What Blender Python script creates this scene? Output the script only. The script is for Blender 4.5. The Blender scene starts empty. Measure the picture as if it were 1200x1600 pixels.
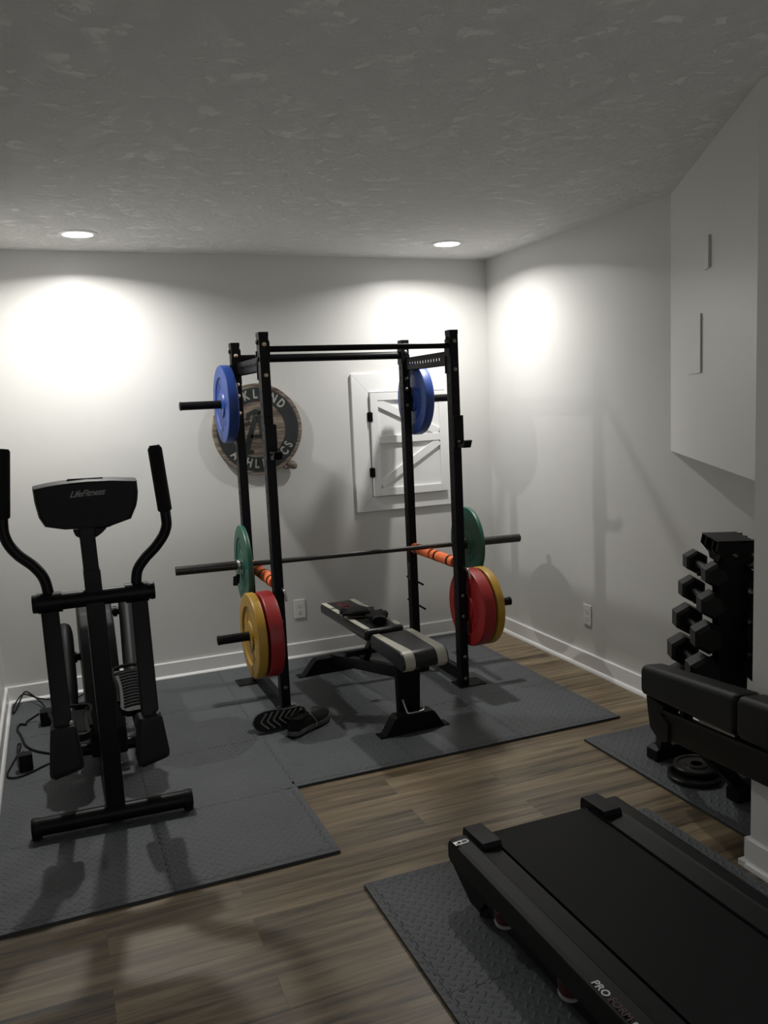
import bpy, bmesh, math, random
from mathutils import Matrix, Vector
import mathutils
random.seed(7)
C = bpy.context.scene.collection
PI = math.pi
V = Vector

# ---------------------------------------------------------------- camera
cam_d = bpy.data.cameras.new('camera'); cam = bpy.data.objects.new('camera', cam_d); C.objects.link(cam)
CAM_R = V((0.926372, -0.373869, -0.045350)); CAM_U = V((0.090650, 0.104481, 0.990387)); CAM_F = V((0.365536, 0.921578, -0.130679))
m3 = Matrix((CAM_R, CAM_U, -CAM_F)).transposed()
cam.matrix_world = Matrix.Translation(V((-2.9284, -5.26532, 1.66667))) @ m3.to_4x4()
cam_d.sensor_fit = 'VERTICAL'; cam_d.sensor_height = 36.0; cam_d.lens = 29.524
cam_d.clip_start = 0.02
bpy.context.scene.camera = cam

# ---------------------------------------------------------------- light and exposure
H = 2.60                     # ceiling height
W = 3.279                    # left wall at x = -W, right wall at x = 0, back wall at y = 0
LIGHTS = [(-2.678, -0.505), (-0.558, -0.53)]
LIGHT_POWERS = [19.8, 17.6]
LIGHT_SPREAD = 154.0
WORLD = 0.8
sc = bpy.context.scene
sc.view_settings.view_transform = 'Standard'; sc.view_settings.look = 'None'
sc.view_settings.gamma = 1.0; sc.view_settings.use_curve_mapping = False
sc.view_settings.exposure = 0.0
w = bpy.data.worlds.new('world'); sc.world = w; w.use_nodes = True
w.node_tree.nodes['Background'].inputs[0].default_value = (0.97, 0.98, 1.0, 1)
w.node_tree.nodes['Background'].inputs[1].default_value = WORLD
for i, (lx, ly) in enumerate(LIGHTS):
    ld = bpy.data.lights.new('downlight_lamp', 'AREA'); ld.shape = 'DISK'; ld.size = 0.075
    ld.energy = LIGHT_POWERS[i]; ld.color = (1.0, 0.985, 0.95); ld.spread = math.radians(LIGHT_SPREAD)
    lo = bpy.data.objects.new('downlight_lamp', ld); C.objects.link(lo); lo.location = (lx, ly, H - 0.012)

# ---------------------------------------------------------------- materials
def mat(name, col, rough=0.5, metal=0.0, spec=0.5, var=0.0, vscale=8.0, bump=0.0, bscale=200.0, coat=0.0):
    m = bpy.data.materials.new(name); m.use_nodes = True
    nt = m.node_tree; b = nt.nodes['Principled BSDF']
    b.inputs['Base Color'].default_value = (*col, 1); b.inputs['Roughness'].default_value = rough
    b.inputs['Metallic'].default_value = metal; b.inputs['Specular IOR Level'].default_value = spec
    b.inputs['Coat Weight'].default_value = coat
    tc = nt.nodes.new('ShaderNodeTexCoord')
    if var > 0:
        n = nt.nodes.new('ShaderNodeTexNoise'); n.inputs['Scale'].default_value = vscale; n.inputs['Detail'].default_value = 5
        nt.links.new(tc.outputs['Object'], n.inputs['Vector'])
        r = nt.nodes.new('ShaderNodeValToRGB')
        r.color_ramp.elements[0].position = 0.3; r.color_ramp.elements[1].position = 0.7
        r.color_ramp.elements[0].color = (*[c*(1-var) for c in col], 1); r.color_ramp.elements[1].color = (*[min(1, c*(1+var)) for c in col], 1)
        nt.links.new(n.outputs['Fac'], r.inputs['Fac']); nt.links.new(r.outputs['Color'], b.inputs['Base Color'])
    if bump > 0:
        n = nt.nodes.new('ShaderNodeTexNoise'); n.inputs['Scale'].default_value = bscale; n.inputs['Detail'].default_value = 3
        nt.links.new(tc.outputs['Object'], n.inputs['Vector'])
        bp = nt.nodes.new('ShaderNodeBump'); bp.inputs['Strength'].default_value = bump; bp.inputs['Distance'].default_value = 0.002
        nt.links.new(n.outputs['Fac'], bp.inputs['Height']); nt.links.new(bp.outputs['Normal'], b.inputs['Normal'])
    return m

M = {}
M['wall'] = mat('wall_paint', (0.67, 0.665, 0.64), 0.36, bump=0.06, bscale=140, var=0.015, vscale=2)
M['trim'] = mat('trim_paint', (0.80, 0.80, 0.79), 0.32, var=0.02, vscale=5)
M['hatch'] = mat('hatch_paint', (0.80, 0.80, 0.785), 0.4, var=0.02, vscale=5)
M['powder'] = mat('black_powder_coat', (0.0055, 0.0055, 0.006), 0.42, spec=0.14, bump=0.15, bscale=600, var=0.15)
M['hole'] = mat('hole_dark', (0.001, 0.001, 0.001), 0.9)
M['frameblack'] = mat('black_paint', (0.005, 0.005, 0.0055), 0.38, spec=0.14, var=0.15)
M['plastic'] = mat('black_plastic', (0.007, 0.007, 0.0075), 0.45, spec=0.14, bump=0.15, bscale=700, var=0.1)
M['softplastic'] = mat('charcoal_plastic', (0.011, 0.0115, 0.012), 0.5, spec=0.2, bump=0.15, bscale=700, var=0.1)
M['rubber'] = mat('black_rubber', (0.008, 0.008, 0.008), 0.6, spec=0.2, bump=0.2, bscale=400, var=0.1)
M['belt'] = mat('treadmill_belt', (0.006, 0.006, 0.0065), 0.65, spec=0.2, bump=0.4, bscale=900, var=0.12, vscale=30)
M['foam'] = mat('foam_grip', (0.006, 0.006, 0.006), 0.8, spec=0.2, bump=0.3, bscale=500, var=0.1)
M['vinyl'] = mat('black_vinyl', (0.010, 0.010, 0.011), 0.32, bump=0.1, bscale=300, var=0.08)
M['vinylmat'] = mat('matte_black_vinyl', (0.011, 0.0115, 0.012), 0.5, spec=0.22, bump=0.15, bscale=300, var=0.08)
M['cream'] = mat('cream_vinyl', (0.42, 0.41, 0.34), 0.4, bump=0.1, bscale=300, var=0.05)
M['steel'] = mat('steel', (0.45, 0.44, 0.42), 0.3, 1.0, var=0.1, vscale=40)
M['bolt'] = mat('zinc_bolt', (0.20, 0.19, 0.165), 0.5, 1.0, var=0.15, vscale=60)
M['bolt_lit'] = mat('zinc_bolt_lit', (0.62, 0.50, 0.36), 0.45, 0.8, var=0.15, vscale=60)  # lit copy of the rack bolts: lamp light on the heads painted as brighter colour
M['chrome'] = mat('chrome', (0.75, 0.75, 0.74), 0.12, 1.0, var=0.03)
M['barsteel'] = mat('dark_bar_steel', (0.045, 0.043, 0.04), 0.38, 0.7, var=0.2, vscale=60)
M['blue'] = mat('blue_bumper', (0.014, 0.050, 0.235), 0.42, bump=0.2, bscale=160, var=0.12, vscale=14)
M['red'] = mat('red_bumper', (0.31, 0.014, 0.015), 0.42, bump=0.2, bscale=160, var=0.12, vscale=14)
M['yellow'] = mat('yellow_bumper', (0.44, 0.25, 0.024), 0.42, bump=0.2, bscale=160, var=0.12, vscale=14)
M['green'] = mat('green_bumper', (0.009, 0.085, 0.055), 0.42, bump=0.2, bscale=160, var=0.12, vscale=14)
M['orange'] = mat('orange_foam', (0.80, 0.17, 0.05), 0.75, bump=0.3, bscale=300, var=0.1, vscale=20)
M['iron'] = mat('cast_iron', (0.010, 0.010, 0.010), 0.35, spec=0.4, metal=0.2, bump=0.3, bscale=250, var=0.2, vscale=30)
M['hexrubber'] = mat('hex_rubber', (0.007, 0.007, 0.0075), 0.42, spec=0.22, bump=0.2, bscale=300, var=0.1)
M['white'] = mat('white_print', (0.62, 0.62, 0.60), 0.5, var=0.03)
M['greyprint'] = mat('grey_print', (0.22, 0.22, 0.21), 0.5, var=0.05)
M['darkred'] = mat('dark_red_print', (0.045, 0.007, 0.009), 0.5, var=0.1)
M['redprint'] = mat('red_print', (0.13, 0.010, 0.014), 0.6, var=0.25, vscale=60)
M['silver'] = mat('silver_label', (0.50, 0.50, 0.50), 0.35, 0.5, var=0.05)
M['outlet'] = mat('outlet_white', (0.78, 0.77, 0.74), 0.35, var=0.01)
M['signgreen'] = mat('sign_dark_green', (0.016, 0.022, 0.020), 0.75, bump=0.3, bscale=80, var=0.3, vscale=25)
M['signletter'] = mat('sign_letter', (0.36, 0.36, 0.34), 0.7, var=0.2, vscale=60)
M['knit'] = mat('black_knit', (0.007, 0.007, 0.007), 0.8, spec=0.2, bump=0.6, bscale=500, var=0.2, vscale=80)
M['midsole'] = mat('grey_midsole', (0.12, 0.12, 0.12), 0.3, 0.4, var=0.4, vscale=25)
M['lens'] = mat('lamp_lens', (1, 1, 1), 0.5)
b = M['lens'].node_tree.nodes['Principled BSDF']
b.inputs['Emission Color'].default_value = (1, 0.985, 0.95, 1); b.inputs['Emission Strength'].default_value = 14.0

def math_node(nt, op, a, b=None, c=None):
    n = nt.nodes.new('ShaderNodeMath'); n.operation = op
    for i, x in enumerate((a, b, c)):
        if x is None: continue
        if isinstance(x, (int, float)): n.inputs[i].default_value = x
        else: nt.links.new(x, n.inputs[i])
    return n.outputs[0]

def mat_ceiling():
    m = mat('ceiling_stomp_texture', (0.88, 0.875, 0.85), 0.9); nt = m.node_tree; b = nt.nodes['Principled BSDF']
    tc = nt.nodes.new('ShaderNodeTexCoord')
    n = nt.nodes.new('ShaderNodeTexNoise'); n.inputs['Scale'].default_value = 11; n.inputs['Detail'].default_value = 9; n.inputs['Roughness'].default_value = 0.72; n.inputs['Distortion'].default_value = 0.35
    nt.links.new(tc.outputs['Object'], n.inputs['Vector'])
    r = nt.nodes.new('ShaderNodeValToRGB'); r.color_ramp.elements[0].position = 0.42; r.color_ramp.elements[1].position = 0.62
    nt.links.new(n.outputs['Fac'], r.inputs['Fac'])
    n2 = nt.nodes.new('ShaderNodeTexNoise'); n2.inputs['Scale'].default_value = 45; n2.inputs['Detail'].default_value = 5
    nt.links.new(tc.outputs['Object'], n2.inputs['Vector'])
    h = math_node(nt, 'ADD', r.outputs['Color'], math_node(nt, 'MULTIPLY', n2.outputs['Fac'], 0.5))
    bp = nt.nodes.new('ShaderNodeBump'); bp.inputs['Strength'].default_value = 0.75; bp.inputs['Distance'].default_value = 0.011
    nt.links.new(h, bp.inputs['Height']); nt.links.new(bp.outputs['Normal'], b.inputs['Normal'])
    return m
M['ceiling'] = mat_ceiling()

def mat_floor():
    m = mat('oak_plank_floor', (0.1, 0.1, 0.1), 0.42); nt = m.node_tree; b = nt.nodes['Principled BSDF']
    tc = nt.nodes.new('ShaderNodeTexCoord')
    br = nt.nodes.new('ShaderNodeTexBrick'); br.offset = 0.37; br.offset_frequency = 2; br.squash = 1.0
    br.inputs['Scale'].default_value = 1.0; br.inputs['Brick Width'].default_value = 1.22; br.inputs['Row Height'].default_value = 0.15
    br.inputs['Mortar Size'].default_value = 0.0012; br.inputs['Mortar Smooth'].default_value = 0.3; br.inputs['Bias'].default_value = 0.0
    br.inputs['Color1'].default_value = (0, 0, 0, 1); br.inputs['Color2'].default_value = (1, 1, 1, 1); br.inputs['Mortar'].default_value = (0.4, 0.4, 0.4, 1)
    nt.links.new(tc.outputs['Object'], br.inputs['Vector'])
    # grain stretched along x, shifted per plank
    mp = nt.nodes.new('ShaderNodeMapping'); mp.inputs['Scale'].default_value = (1.5, 24, 1)
    nt.links.new(tc.outputs['Object'], mp.inputs['Vector'])
    sep = nt.nodes.new('ShaderNodeSeparateColor'); nt.links.new(br.outputs['Color'], sep.inputs['Color'])
    cmb = nt.nodes.new('ShaderNodeCombineXYZ'); nt.links.new(math_node(nt, 'MULTIPLY', sep.outputs[0], 7.0), cmb.inputs[0]); nt.links.new(math_node(nt, 'MULTIPLY', sep.outputs[0], 23.0), cmb.inputs[1])
    va = nt.nodes.new('ShaderNodeVectorMath'); va.operation = 'ADD'
    nt.links.new(mp.outputs['Vector'], va.inputs[0]); nt.links.new(cmb.outputs[0], va.inputs[1])
    n = nt.nodes.new('ShaderNodeTexNoise'); n.inputs['Scale'].default_value = 1.0; n.inputs['Detail'].default_value = 8; n.inputs['Roughness'].default_value = 0.6; n.inputs['Distortion'].default_value = 0.6
    nt.links.new(va.outputs[0], n.inputs['Vector'])
    mp2 = nt.nodes.new('ShaderNodeMapping'); mp2.inputs['Scale'].default_value = (6, 130, 1)
    nt.links.new(tc.outputs['Object'], mp2.inputs['Vector'])
    n2 = nt.nodes.new('ShaderNodeTexNoise'); n2.inputs['Scale'].default_value = 1.0; n2.inputs['Detail'].default_value = 4
    nt.links.new(mp2.outputs['Vector'], n2.inputs['Vector'])
    f = math_node(nt, 'ADD', math_node(nt, 'MULTIPLY', n.outputs['Fac'], 0.8), math_node(nt, 'ADD', math_node(nt, 'MULTIPLY', sep.outputs[0], 0.14), math_node(nt, 'MULTIPLY', n2.outputs['Fac'], 0.14)))
    r = nt.nodes.new('ShaderNodeValToRGB'); e = r.color_ramp.elements
    e[0].position = 0.39; e[0].color = (0.034, 0.027, 0.016, 1)
    e[1].position = 0.72; e[1].color = (0.30, 0.228, 0.138, 1)
    k = e.new(0.52); k.color = (0.140, 0.100, 0.056, 1)
    nt.links.new(f, r.inputs['Fac'])
    mx = nt.nodes.new('ShaderNodeMix'); mx.data_type = 'RGBA'; mx.blend_type = 'MULTIPLY'
    nt.links.new(math_node(nt, 'MULTIPLY', br.outputs['Fac'], 0.35), mx.inputs['Factor']); nt.links.new(r.outputs['Color'], mx.inputs['A']); mx.inputs['B'].default_value = (0.3, 0.25, 0.2, 1)
    nt.links.new(mx.outputs['Result'], b.inputs['Base Color'])
    bp = nt.nodes.new('ShaderNodeBump'); bp.inputs['Strength'].default_value = 0.25; bp.inputs['Distance'].default_value = 0.001
    nt.links.new(math_node(nt, 'SUBTRACT', n2.outputs['Fac'], br.outputs['Fac']), bp.inputs['Height']); nt.links.new(bp.outputs['Normal'], b.inputs['Normal'])
    return m
M['floor'] = mat_floor()

def mat_mat():
    m = mat('foam_tile_tread', (0.076, 0.083, 0.088), 0.6, var=0.10, vscale=3); nt = m.node_tree; b = nt.nodes['Principled BSDF']
    tc = nt.nodes.new('ShaderNodeTexCoord')
    mp = nt.nodes.new('ShaderNodeMapping'); mp.inputs['Rotation'].default_value = (0, 0, PI/4); mp.inputs['Scale'].default_value = (1/0.030,)*3
    nt.links.new(tc.outputs['Object'], mp.inputs['Vector'])
    sp = nt.nodes.new('ShaderNodeSeparateXYZ'); nt.links.new(mp.outputs['Vector'], sp.inputs[0])
    x, y = sp.outputs[0], sp.outputs[1]
    par = math_node(nt, 'FLOORED_MODULO', math_node(nt, 'ADD', math_node(nt, 'FLOOR', x), math_node(nt, 'FLOOR', y)), 2.0)
    lx = math_node(nt, 'ABSOLUTE', math_node(nt, 'SUBTRACT', math_node(nt, 'FRACT', x), 0.5))
    ly = math_node(nt, 'ABSOLUTE', math_node(nt, 'SUBTRACT', math_node(nt, 'FRACT', y), 0.5))
    def bar(a, c):   # long along a
        return math_node(nt, 'MULTIPLY', math_node(nt, 'SMOOTH_MIN', 1.0, math_node(nt, 'MAXIMUM', 0.0, math_node(nt, 'MULTIPLY', math_node(nt, 'SUBTRACT', 0.48, a), 7.0)), 0.1),
                         math_node(nt, 'MINIMUM', 1.0, math_node(nt, 'MAXIMUM', 0.0, math_node(nt, 'MULTIPLY', math_node(nt, 'SUBTRACT', 0.19, c), 9.0))))
    h = math_node(nt, 'ADD', math_node(nt, 'MULTIPLY', par, bar(lx, ly)), math_node(nt, 'MULTIPLY', math_node(nt, 'SUBTRACT', 1.0, par), bar(ly, lx)))
    bp = nt.nodes.new('ShaderNodeBump'); bp.inputs['Strength'].default_value = 0.8; bp.inputs['Distance'].default_value = 0.0022
    nt.links.new(h, bp.inputs['Height']); nt.links.new(bp.outputs['Normal'], b.inputs['Normal'])
    return m
M['mat'] = mat_mat()
M['matside'] = mat('foam_tile_edge', (0.030, 0.032, 0.034), 0.7, bump=0.2, bscale=300, var=0.1)

def mat_wood():
    m = mat('weathered_sign_wood', (0.2, 0.16, 0.12), 0.75); nt = m.node_tree; b = nt.nodes['Principled BSDF']
    tc = nt.nodes.new('ShaderNodeTexCoord')
    mp = nt.nodes.new('ShaderNodeMapping'); mp.inputs['Scale'].default_value = (5, 1, 60)
    nt.links.new(tc.outputs['Object'], mp.inputs['Vector'])
    n = nt.nodes.new('ShaderNodeTexNoise'); n.inputs['Scale'].default_value = 1; n.inputs['Detail'].default_value = 6; n.inputs['Distortion'].default_value = 0.8
    nt.links.new(mp.outputs['Vector'], n.inputs['Vector'])
    sp = nt.nodes.new('ShaderNodeSeparateXYZ'); nt.links.new(tc.outputs['Object'], sp.inputs[0])
    fz = math_node(nt, 'FRACT', math_node(nt, 'MULTIPLY', sp.outputs[2], 11.0))
    seam = math_node(nt, 'LESS_THAN', fz, 0.07)
    r = nt.nodes.new('ShaderNodeValToRGB'); e = r.color_ramp.elements
    e[0].position = 0.32; e[0].color = (0.075, 0.055, 0.040, 1); e[1].position = 0.72; e[1].color = (0.34, 0.28, 0.225, 1)
    nt.links.new(n.outputs['Fac'], r.inputs['Fac'])
    mx = nt.nodes.new('ShaderNodeMix'); mx.data_type = 'RGBA'
    nt.links.new(math_node(nt, 'MULTIPLY', seam, 0.6), mx.inputs['Factor']); nt.links.new(r.outputs['Color'], mx.inputs['A']); mx.inputs['B'].default_value = (0.03, 0.022, 0.016, 1)
    nt.links.new(mx.outputs['Result'], b.inputs['Base Color'])
    return m
M['wood'] = mat_wood()

def mat_pedal():
    m = mat('ribbed_pedal_rubber', (0.020, 0.020, 0.020), 0.4, spec=0.5); nt = m.node_tree; b = nt.nodes['Principled BSDF']
    return m
M['pedal'] = mat_pedal()

# ---------------------------------------------------------------- mesh helpers (world coordinates, metres)
def frame(axis):
    a = V(axis).normalized(); t = V((0, 0, 1)) if abs(a.z) < 0.9 else V((1, 0, 0))
    u = t.cross(a).normalized(); return u, a.cross(u), a

class B:
    def __init__(s): s.bm = bmesh.new(); s.mi = 0
    def face(s, vs):
        try: f = s.bm.faces.new(vs); f.material_index = s.mi; return f
        except ValueError: return None
    def box(s, c, size, rot=None, bevel=0.0, seg=2):
        t = bmesh.new(); bmesh.ops.create_cube(t, size=1.0)
        bmesh.ops.scale(t, vec=size, verts=t.verts)
        if bevel > 0: bmesh.ops.bevel(t, geom=list(t.edges), offset=bevel, segments=seg, profile=0.5, affect='EDGES')
        mt = Matrix.Translation(V(c))
        if rot is not None: mt = mt @ (rot if isinstance(rot, Matrix) else mathutils.Euler(rot).to_matrix()).to_4x4()
        return s.merge(t, mt)
    def span(s, a, b, bevel=0.0, seg=2):          # box from corner to corner
        a, b = V(a), V(b); return s.box((a+b)/2, [abs(x) for x in (b-a)], None, bevel, seg)
    def merge(s, t, mt=None):
        mp = {}
        for v in t.verts: mp[v] = s.bm.verts.new(mt @ v.co if mt is not None else v.co)
        for f in t.faces: s.face([mp[v] for v in f.verts])
        t.free(); return s
    def beam(s, p0, p1, wd, ht, side=(1, 0, 0), bevel=0.004, taper=1.0):   # rectangular bar, wd along side
        p0, p1 = V(p0), V(p1); a = (p1-p0); L = a.length; a.normalize()
        sd = V(side); sd = (sd - a*sd.dot(a)).normalized(); up = a.cross(sd)
        t = bmesh.new(); bmesh.ops.create_cube(t, size=1.0)
        for v in t.verts:
            k = taper if v.co.z > 0 else 1.0
            v.co = V((v.co.x*wd*k, v.co.y*ht*k, v.co.z*L))
        if bevel > 0: bmesh.ops.bevel(t, geom=list(t.edges), offset=bevel, segments=2, profile=0.5, affect='EDGES')
        r = Matrix((sd, up, a)).transposed().to_4x4()
        return s.merge(t, Matrix.Translation((p0+p1)/2) @ r)
    def cyl(s, p0, p1, r0, r1=None, n=24, cap=True):
        r1 = r0 if r1 is None else r1
        return s.lathe([(0, 0), (r0, 0), (r1, 1), (0, 1)] if cap else [(r0, 0), (r1, 1)], p0, V(p1)-V(p0), n, unit=True)
    def lathe(s, prof, o, axis, n=32, unit=False):   # profile (radius, distance along axis)
        L = V(axis).length if unit else 1.0
        u, v, a = frame(axis); o = V(o); rings = []
        for (r, h) in prof:
            if r < 1e-6: rings.append([s.bm.verts.new(o + a*h*L)])
            else: rings.append([s.bm.verts.new(o + a*h*L + (u*math.cos(2*PI*i/n) + v*math.sin(2*PI*i/n))*r) for i in range(n)])
        for A, Bq in zip(rings, rings[1:]):
            for i in range(n):
                j = (i+1) % n
                if len(A) == 1 and len(Bq) == 1: break
                if len(A) == 1: s.face([A[0], Bq[j], Bq[i]])
                elif len(Bq) == 1: s.face([A[i], A[j], Bq[0]])
                else: s.face([A[i], A[j], Bq[j], Bq[i]])
        return s
    def ring(s, prof, o, axis, n=32):               # closed lathe (torus-like)
        return s.lathe(list(prof)+[prof[0]], o, axis, n)
    def tube(s, pts, r, n=10, smooth=0, closed=False, caps=True):
        P = [V(p) for p in pts]; rr = r if isinstance(r, (list, tuple)) else [r]*len(P)
        if smooth:
            Q, q = [], []
            N = len(P)
            for i in range(N if closed else N-1):
                g = (lambda k: P[k % N]) if closed else (lambda k: P[max(0, min(N-1, k))])
                gr = (lambda k: rr[k % N]) if closed else (lambda k: rr[max(0, min(N-1, k))])
                for k in range(smooth):
                    t = k/smooth; a, b_, c, d = g(i-1), g(i), g(i+1), g(i+2)
                    Q.append(0.5*((2*b_)+(c-a)*t+(2*a-5*b_+4*c-d)*t*t+(3*b_-a-3*c+d)*t**3)); q.append(gr(i)*(1-t)+gr(i+1)*t)
            if not closed: Q.append(P[-1]); q.append(rr[-1])
            P, rr = Q, q
        N = len(P); rings = []; pu = None
        for i in range(N):
            d = (P[(i+1) % N]-P[i-1]) if (closed or 0 < i < N-1) else (P[1]-P[0] if i == 0 else P[-1]-P[-2])
            d.normalize()
            if pu is None: u = frame(d)[0]
            else:
                u = pu - d*pu.dot(d)
                u = u.normalized() if u.length > 1e-6 else frame(d)[0]
            pu = u; v = d.cross(u)
            rings.append([s.bm.verts.new(P[i]+(u*math.cos(2*PI*k/n)+v*math.sin(2*PI*k/n))*rr[i]) for k in range(n)])
        for i in range(N if closed else N-1):
            A, Bq = rings[i], rings[(i+1) % N]
            for k in range(n): s.face([A[k], A[(k+1) % n], Bq[(k+1) % n], Bq[k]])
        if caps and not closed: s.face(rings[0][::-1]); s.face(rings[-1])
        return s
    def prism(s, poly, o, u, v, wv, bevel=0.0):     # polygon in (u,v) extruded by vector wv
        t = bmesh.new(); o, u, v, wv = V(o), V(u), V(v), V(wv)
        A = [t.verts.new(o+u*p[0]+v*p[1]) for p in poly]; Bq = [t.verts.new(x.co+wv) for x in A]; n = len(A)
        t.faces.new(A[::-1]); t.faces.new(Bq)
        for i in range(n): t.faces.new([A[i], A[(i+1) % n], Bq[(i+1) % n], Bq[i]])
        bmesh.ops.recalc_face_normals(t, faces=t.faces)
        if bevel > 0: bmesh.ops.bevel(t, geom=list(t.edges), offset=bevel, segments=2, profile=0.5, affect='EDGES')
        return s.merge(t)
    def loft(s, rings, cap=True):
        R = [[s.bm.verts.new(V(p)) for p in r] for r in rings]; n = len(R[0])
        for A, Bq in zip(R, R[1:]):
            for k in range(n): s.face([A[k], A[(k+1) % n], Bq[(k+1) % n], Bq[k]])
        if cap: s.face(R[0][::-1]); s.face(R[-1])
        return s
    def ball(s, c, r, sc=(1, 1, 1), n=16, rot=None):
        t = bmesh.new(); bmesh.ops.create_uvsphere(t, u_segments=n, v_segments=max(6, n*2//3), radius=r)
        mt = Matrix.Translation(V(c)) @ (mathutils.Euler(rot).to_matrix().to_4x4() if rot else Matrix.Identity(4)) @ Matrix.Diagonal((*sc, 1))
        return s.merge(t, mt)
    def text(s, string, size, o, right, up, depth=0.001, offset=0.0, align='CENTER', shear=0.0, spacing=1.0, xs=1.0):
        cu = bpy.data.curves.new('txt', 'FONT'); cu.body = string; cu.size = size; cu.extrude = depth; cu.offset = offset
        cu.align_x = align; cu.align_y = 'CENTER'; cu.shear = shear; cu.space_character = spacing; cu.resolution_u = 4
        ob = bpy.data.objects.new('txt', cu); C.objects.link(ob)
        dg = bpy.context.evaluated_depsgraph_get(); me = bpy.data.meshes.new_from_object(ob.evaluated_get(dg))
        t = bmesh.new(); t.from_mesh(me)
        r, u = V(right).normalized(), V(up).normalized()
        mt = Matrix.Translation(V(o)) @ Matrix((r, u, r.cross(u))).transposed().to_4x4() @ Matrix.Diagonal((xs, 1, 1, 1))
        s.merge(t, mt); bpy.data.objects.remove(ob); bpy.data.curves.remove(cu); bpy.data.meshes.remove(me)
        return s

def obj(name, b, mats, parent=None, smooth=40, label=None):
    me = bpy.data.meshes.new(name)
    bm = b.bm
    bmesh.ops.remove_doubles(bm, verts=bm.verts, dist=1e-6)
    bmesh.ops.recalc_face_normals(bm, faces=bm.faces)
    o = bpy.data.objects.new(name, me); C.objects.link(o)
    if parent is not None:
        o.parent = parent; mw = Matrix.Identity(4); p = parent; ch = []
        while p is not None: ch.append(p.matrix_basis.copy()); p = p.parent
        for x in ch: mw = x @ mw
        bm.transform(mw.inverted())
    bm.to_mesh(me); bm.free()
    for m in (mats if isinstance(mats, (list, tuple)) else [mats]): me.materials.append(m)
    if smooth:
        me.shade_smooth(); me.set_sharp_from_angle(angle=math.radians(smooth))
        wn = o.modifiers.new('weighted_normals', 'WEIGHTED_NORMAL'); wn.keep_sharp = True
    if label: o['label'] = label
    return o

def solo(name, b, mats, label, cat, loc, group=None, smooth=40):     # a thing that is one mesh, origin at loc
    b.bm.transform(Matrix.Translation(-V(loc))); o = obj(name, b, mats, None, smooth); o.location = loc
    o['label'] = label; o['category'] = cat
    if group: o['group'] = group
    return o

def thing(name, label, cat, loc=(0, 0, 0), rotz=0.0, group=None):
    o = bpy.data.objects.new(name, None); C.objects.link(o); o.location = loc; o.rotation_euler = (0, 0, rotz)
    o.empty_display_size = 0.1; o['label'] = label; o['category'] = cat
    if group: o['group'] = group
    return o

def struct(name, b, m, parent=None, smooth=40):
    o = obj(name, b, m, parent, smooth)
    if parent is None: o['kind'] = 'structure'
    return o

# ================================================================ SETTING
YF = -6.6                                  # the basement goes on, open, behind the camera
AX, AY = -0.779, -3.165                    # corner of the wall that closes the alcove
struct('floor', B().span((-W-0.1, YF-0.1, -0.1), (0.1, 0.1, 0)), M['floor'])
struct('ceiling', B().span((-W-0.1, YF-0.1, H), (0.1, 0.1, H+0.1)), M['ceiling'])
struct('wall_back', B().span((-W-0.1, 0, 0), (0.1, 0.1, H)), M['wall'])
struct('wall_left', B().span((-W-0.1, YF, 0), (-W, 0, H)), M['wall'])
struct('wall_right', B().span((0, AY, 0), (0.1, 0, H)), M['wall'])
struct('wall_alcove', B().span((AX, YF, 0), (0.1, AY, H)), M['wall'])
struct('wall_bulkhead', B().prism([(0, -1.857), (AX, AY), (0, AY)], (0, 0, 1.352), (1, 0, 0), (0, 1, 0), (0, 0, H-1.352)), M['wall'])

HB = 0.104
PROF = [(0, 0), (0.030, 0), (0.029, 0.008), (0.025, 0.016), (0.018, 0.021), (0.014, 0.022), (0.014, HB-0.004), (0.011, HB), (0, HB)]
def baseboard(name, o, out, along):        # profile in (out, z), run along the vector
    struct(name, B().prism(PROF, o, out, (0, 0, 1), along), M['trim'], smooth=30)
baseboard('baseboard_back', (-W, 0, 0), (0, -1, 0), (W, 0, 0))
baseboard('baseboard_left', (-W, -0.014, 0), (1, 0, 0), (0, YF+0.03, 0))
baseboard('baseboard_right', (0, -0.014, 0), (-1, 0, 0), (0, AY+0.014, 0))
b = B()
b.prism(PROF, (AX, AY+0.0, 0), (-1, 0, 0), (0, 0, 1), (0, YF-AY, 0))
b.prism(PROF, (AX, AY, 0), (0, 1, 0), (0, 0, 1), (-AX-0.03, 0, 0))
b.prism([(0, 0), (0.014, 0), (0.014, 0.014), (0, 0.014)], (AX-0.014, AY, 0), (1, 0, 0), (0, 1, 0), (0, 0, HB-0.001))
b.prism([(0, 0), (0.028, 0), (0.028, 0.028), (0, 0.028)], (AX-0.028, AY, 0), (1, 0, 0), (0, 1, 0), (0, 0, 0.020))
struct('baseboard_alcove', b, M['trim'], smooth=30)

# hatch door on the back wall
d1 = bpy.data.objects.new('door_1', None); C.objects.link(d1); d1.location = (-0.643, 0, 1.39); d1['kind'] = 'structure'
x0, x1, z0, z1 = -1.037, -0.245, 0.935, 1.852
ix0, ix1, iz0, iz1 = -0.922, -0.362, 1.030, 1.728
b = B()
for poly in ([(x0, z0), (x0, z1), (ix0, iz1), (ix0, iz0)], [(x0, z1), (x1, z1), (ix1, iz1), (ix0, iz1)],
             [(x1, z1), (x1, z0), (ix1, iz0), (ix1, iz1)], [(x1, z0), (x0, z0), (ix0, iz0), (ix1, iz0)]):
    b.prism(poly, (0, -0.001, 0), (1, 0, 0), (0, 0, 1), (0, -0.018, 0), bevel=0.0015)
struct('door_frame', b, M['hatch'], d1, 0)
b = B(); lx0, lx1, lz0, lz1 = ix0+0.006, ix1-0.006, iz0+0.005, iz1-0.005
b.span((lx0, -0.001, lz0), (lx1, -0.024, lz1))
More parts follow.
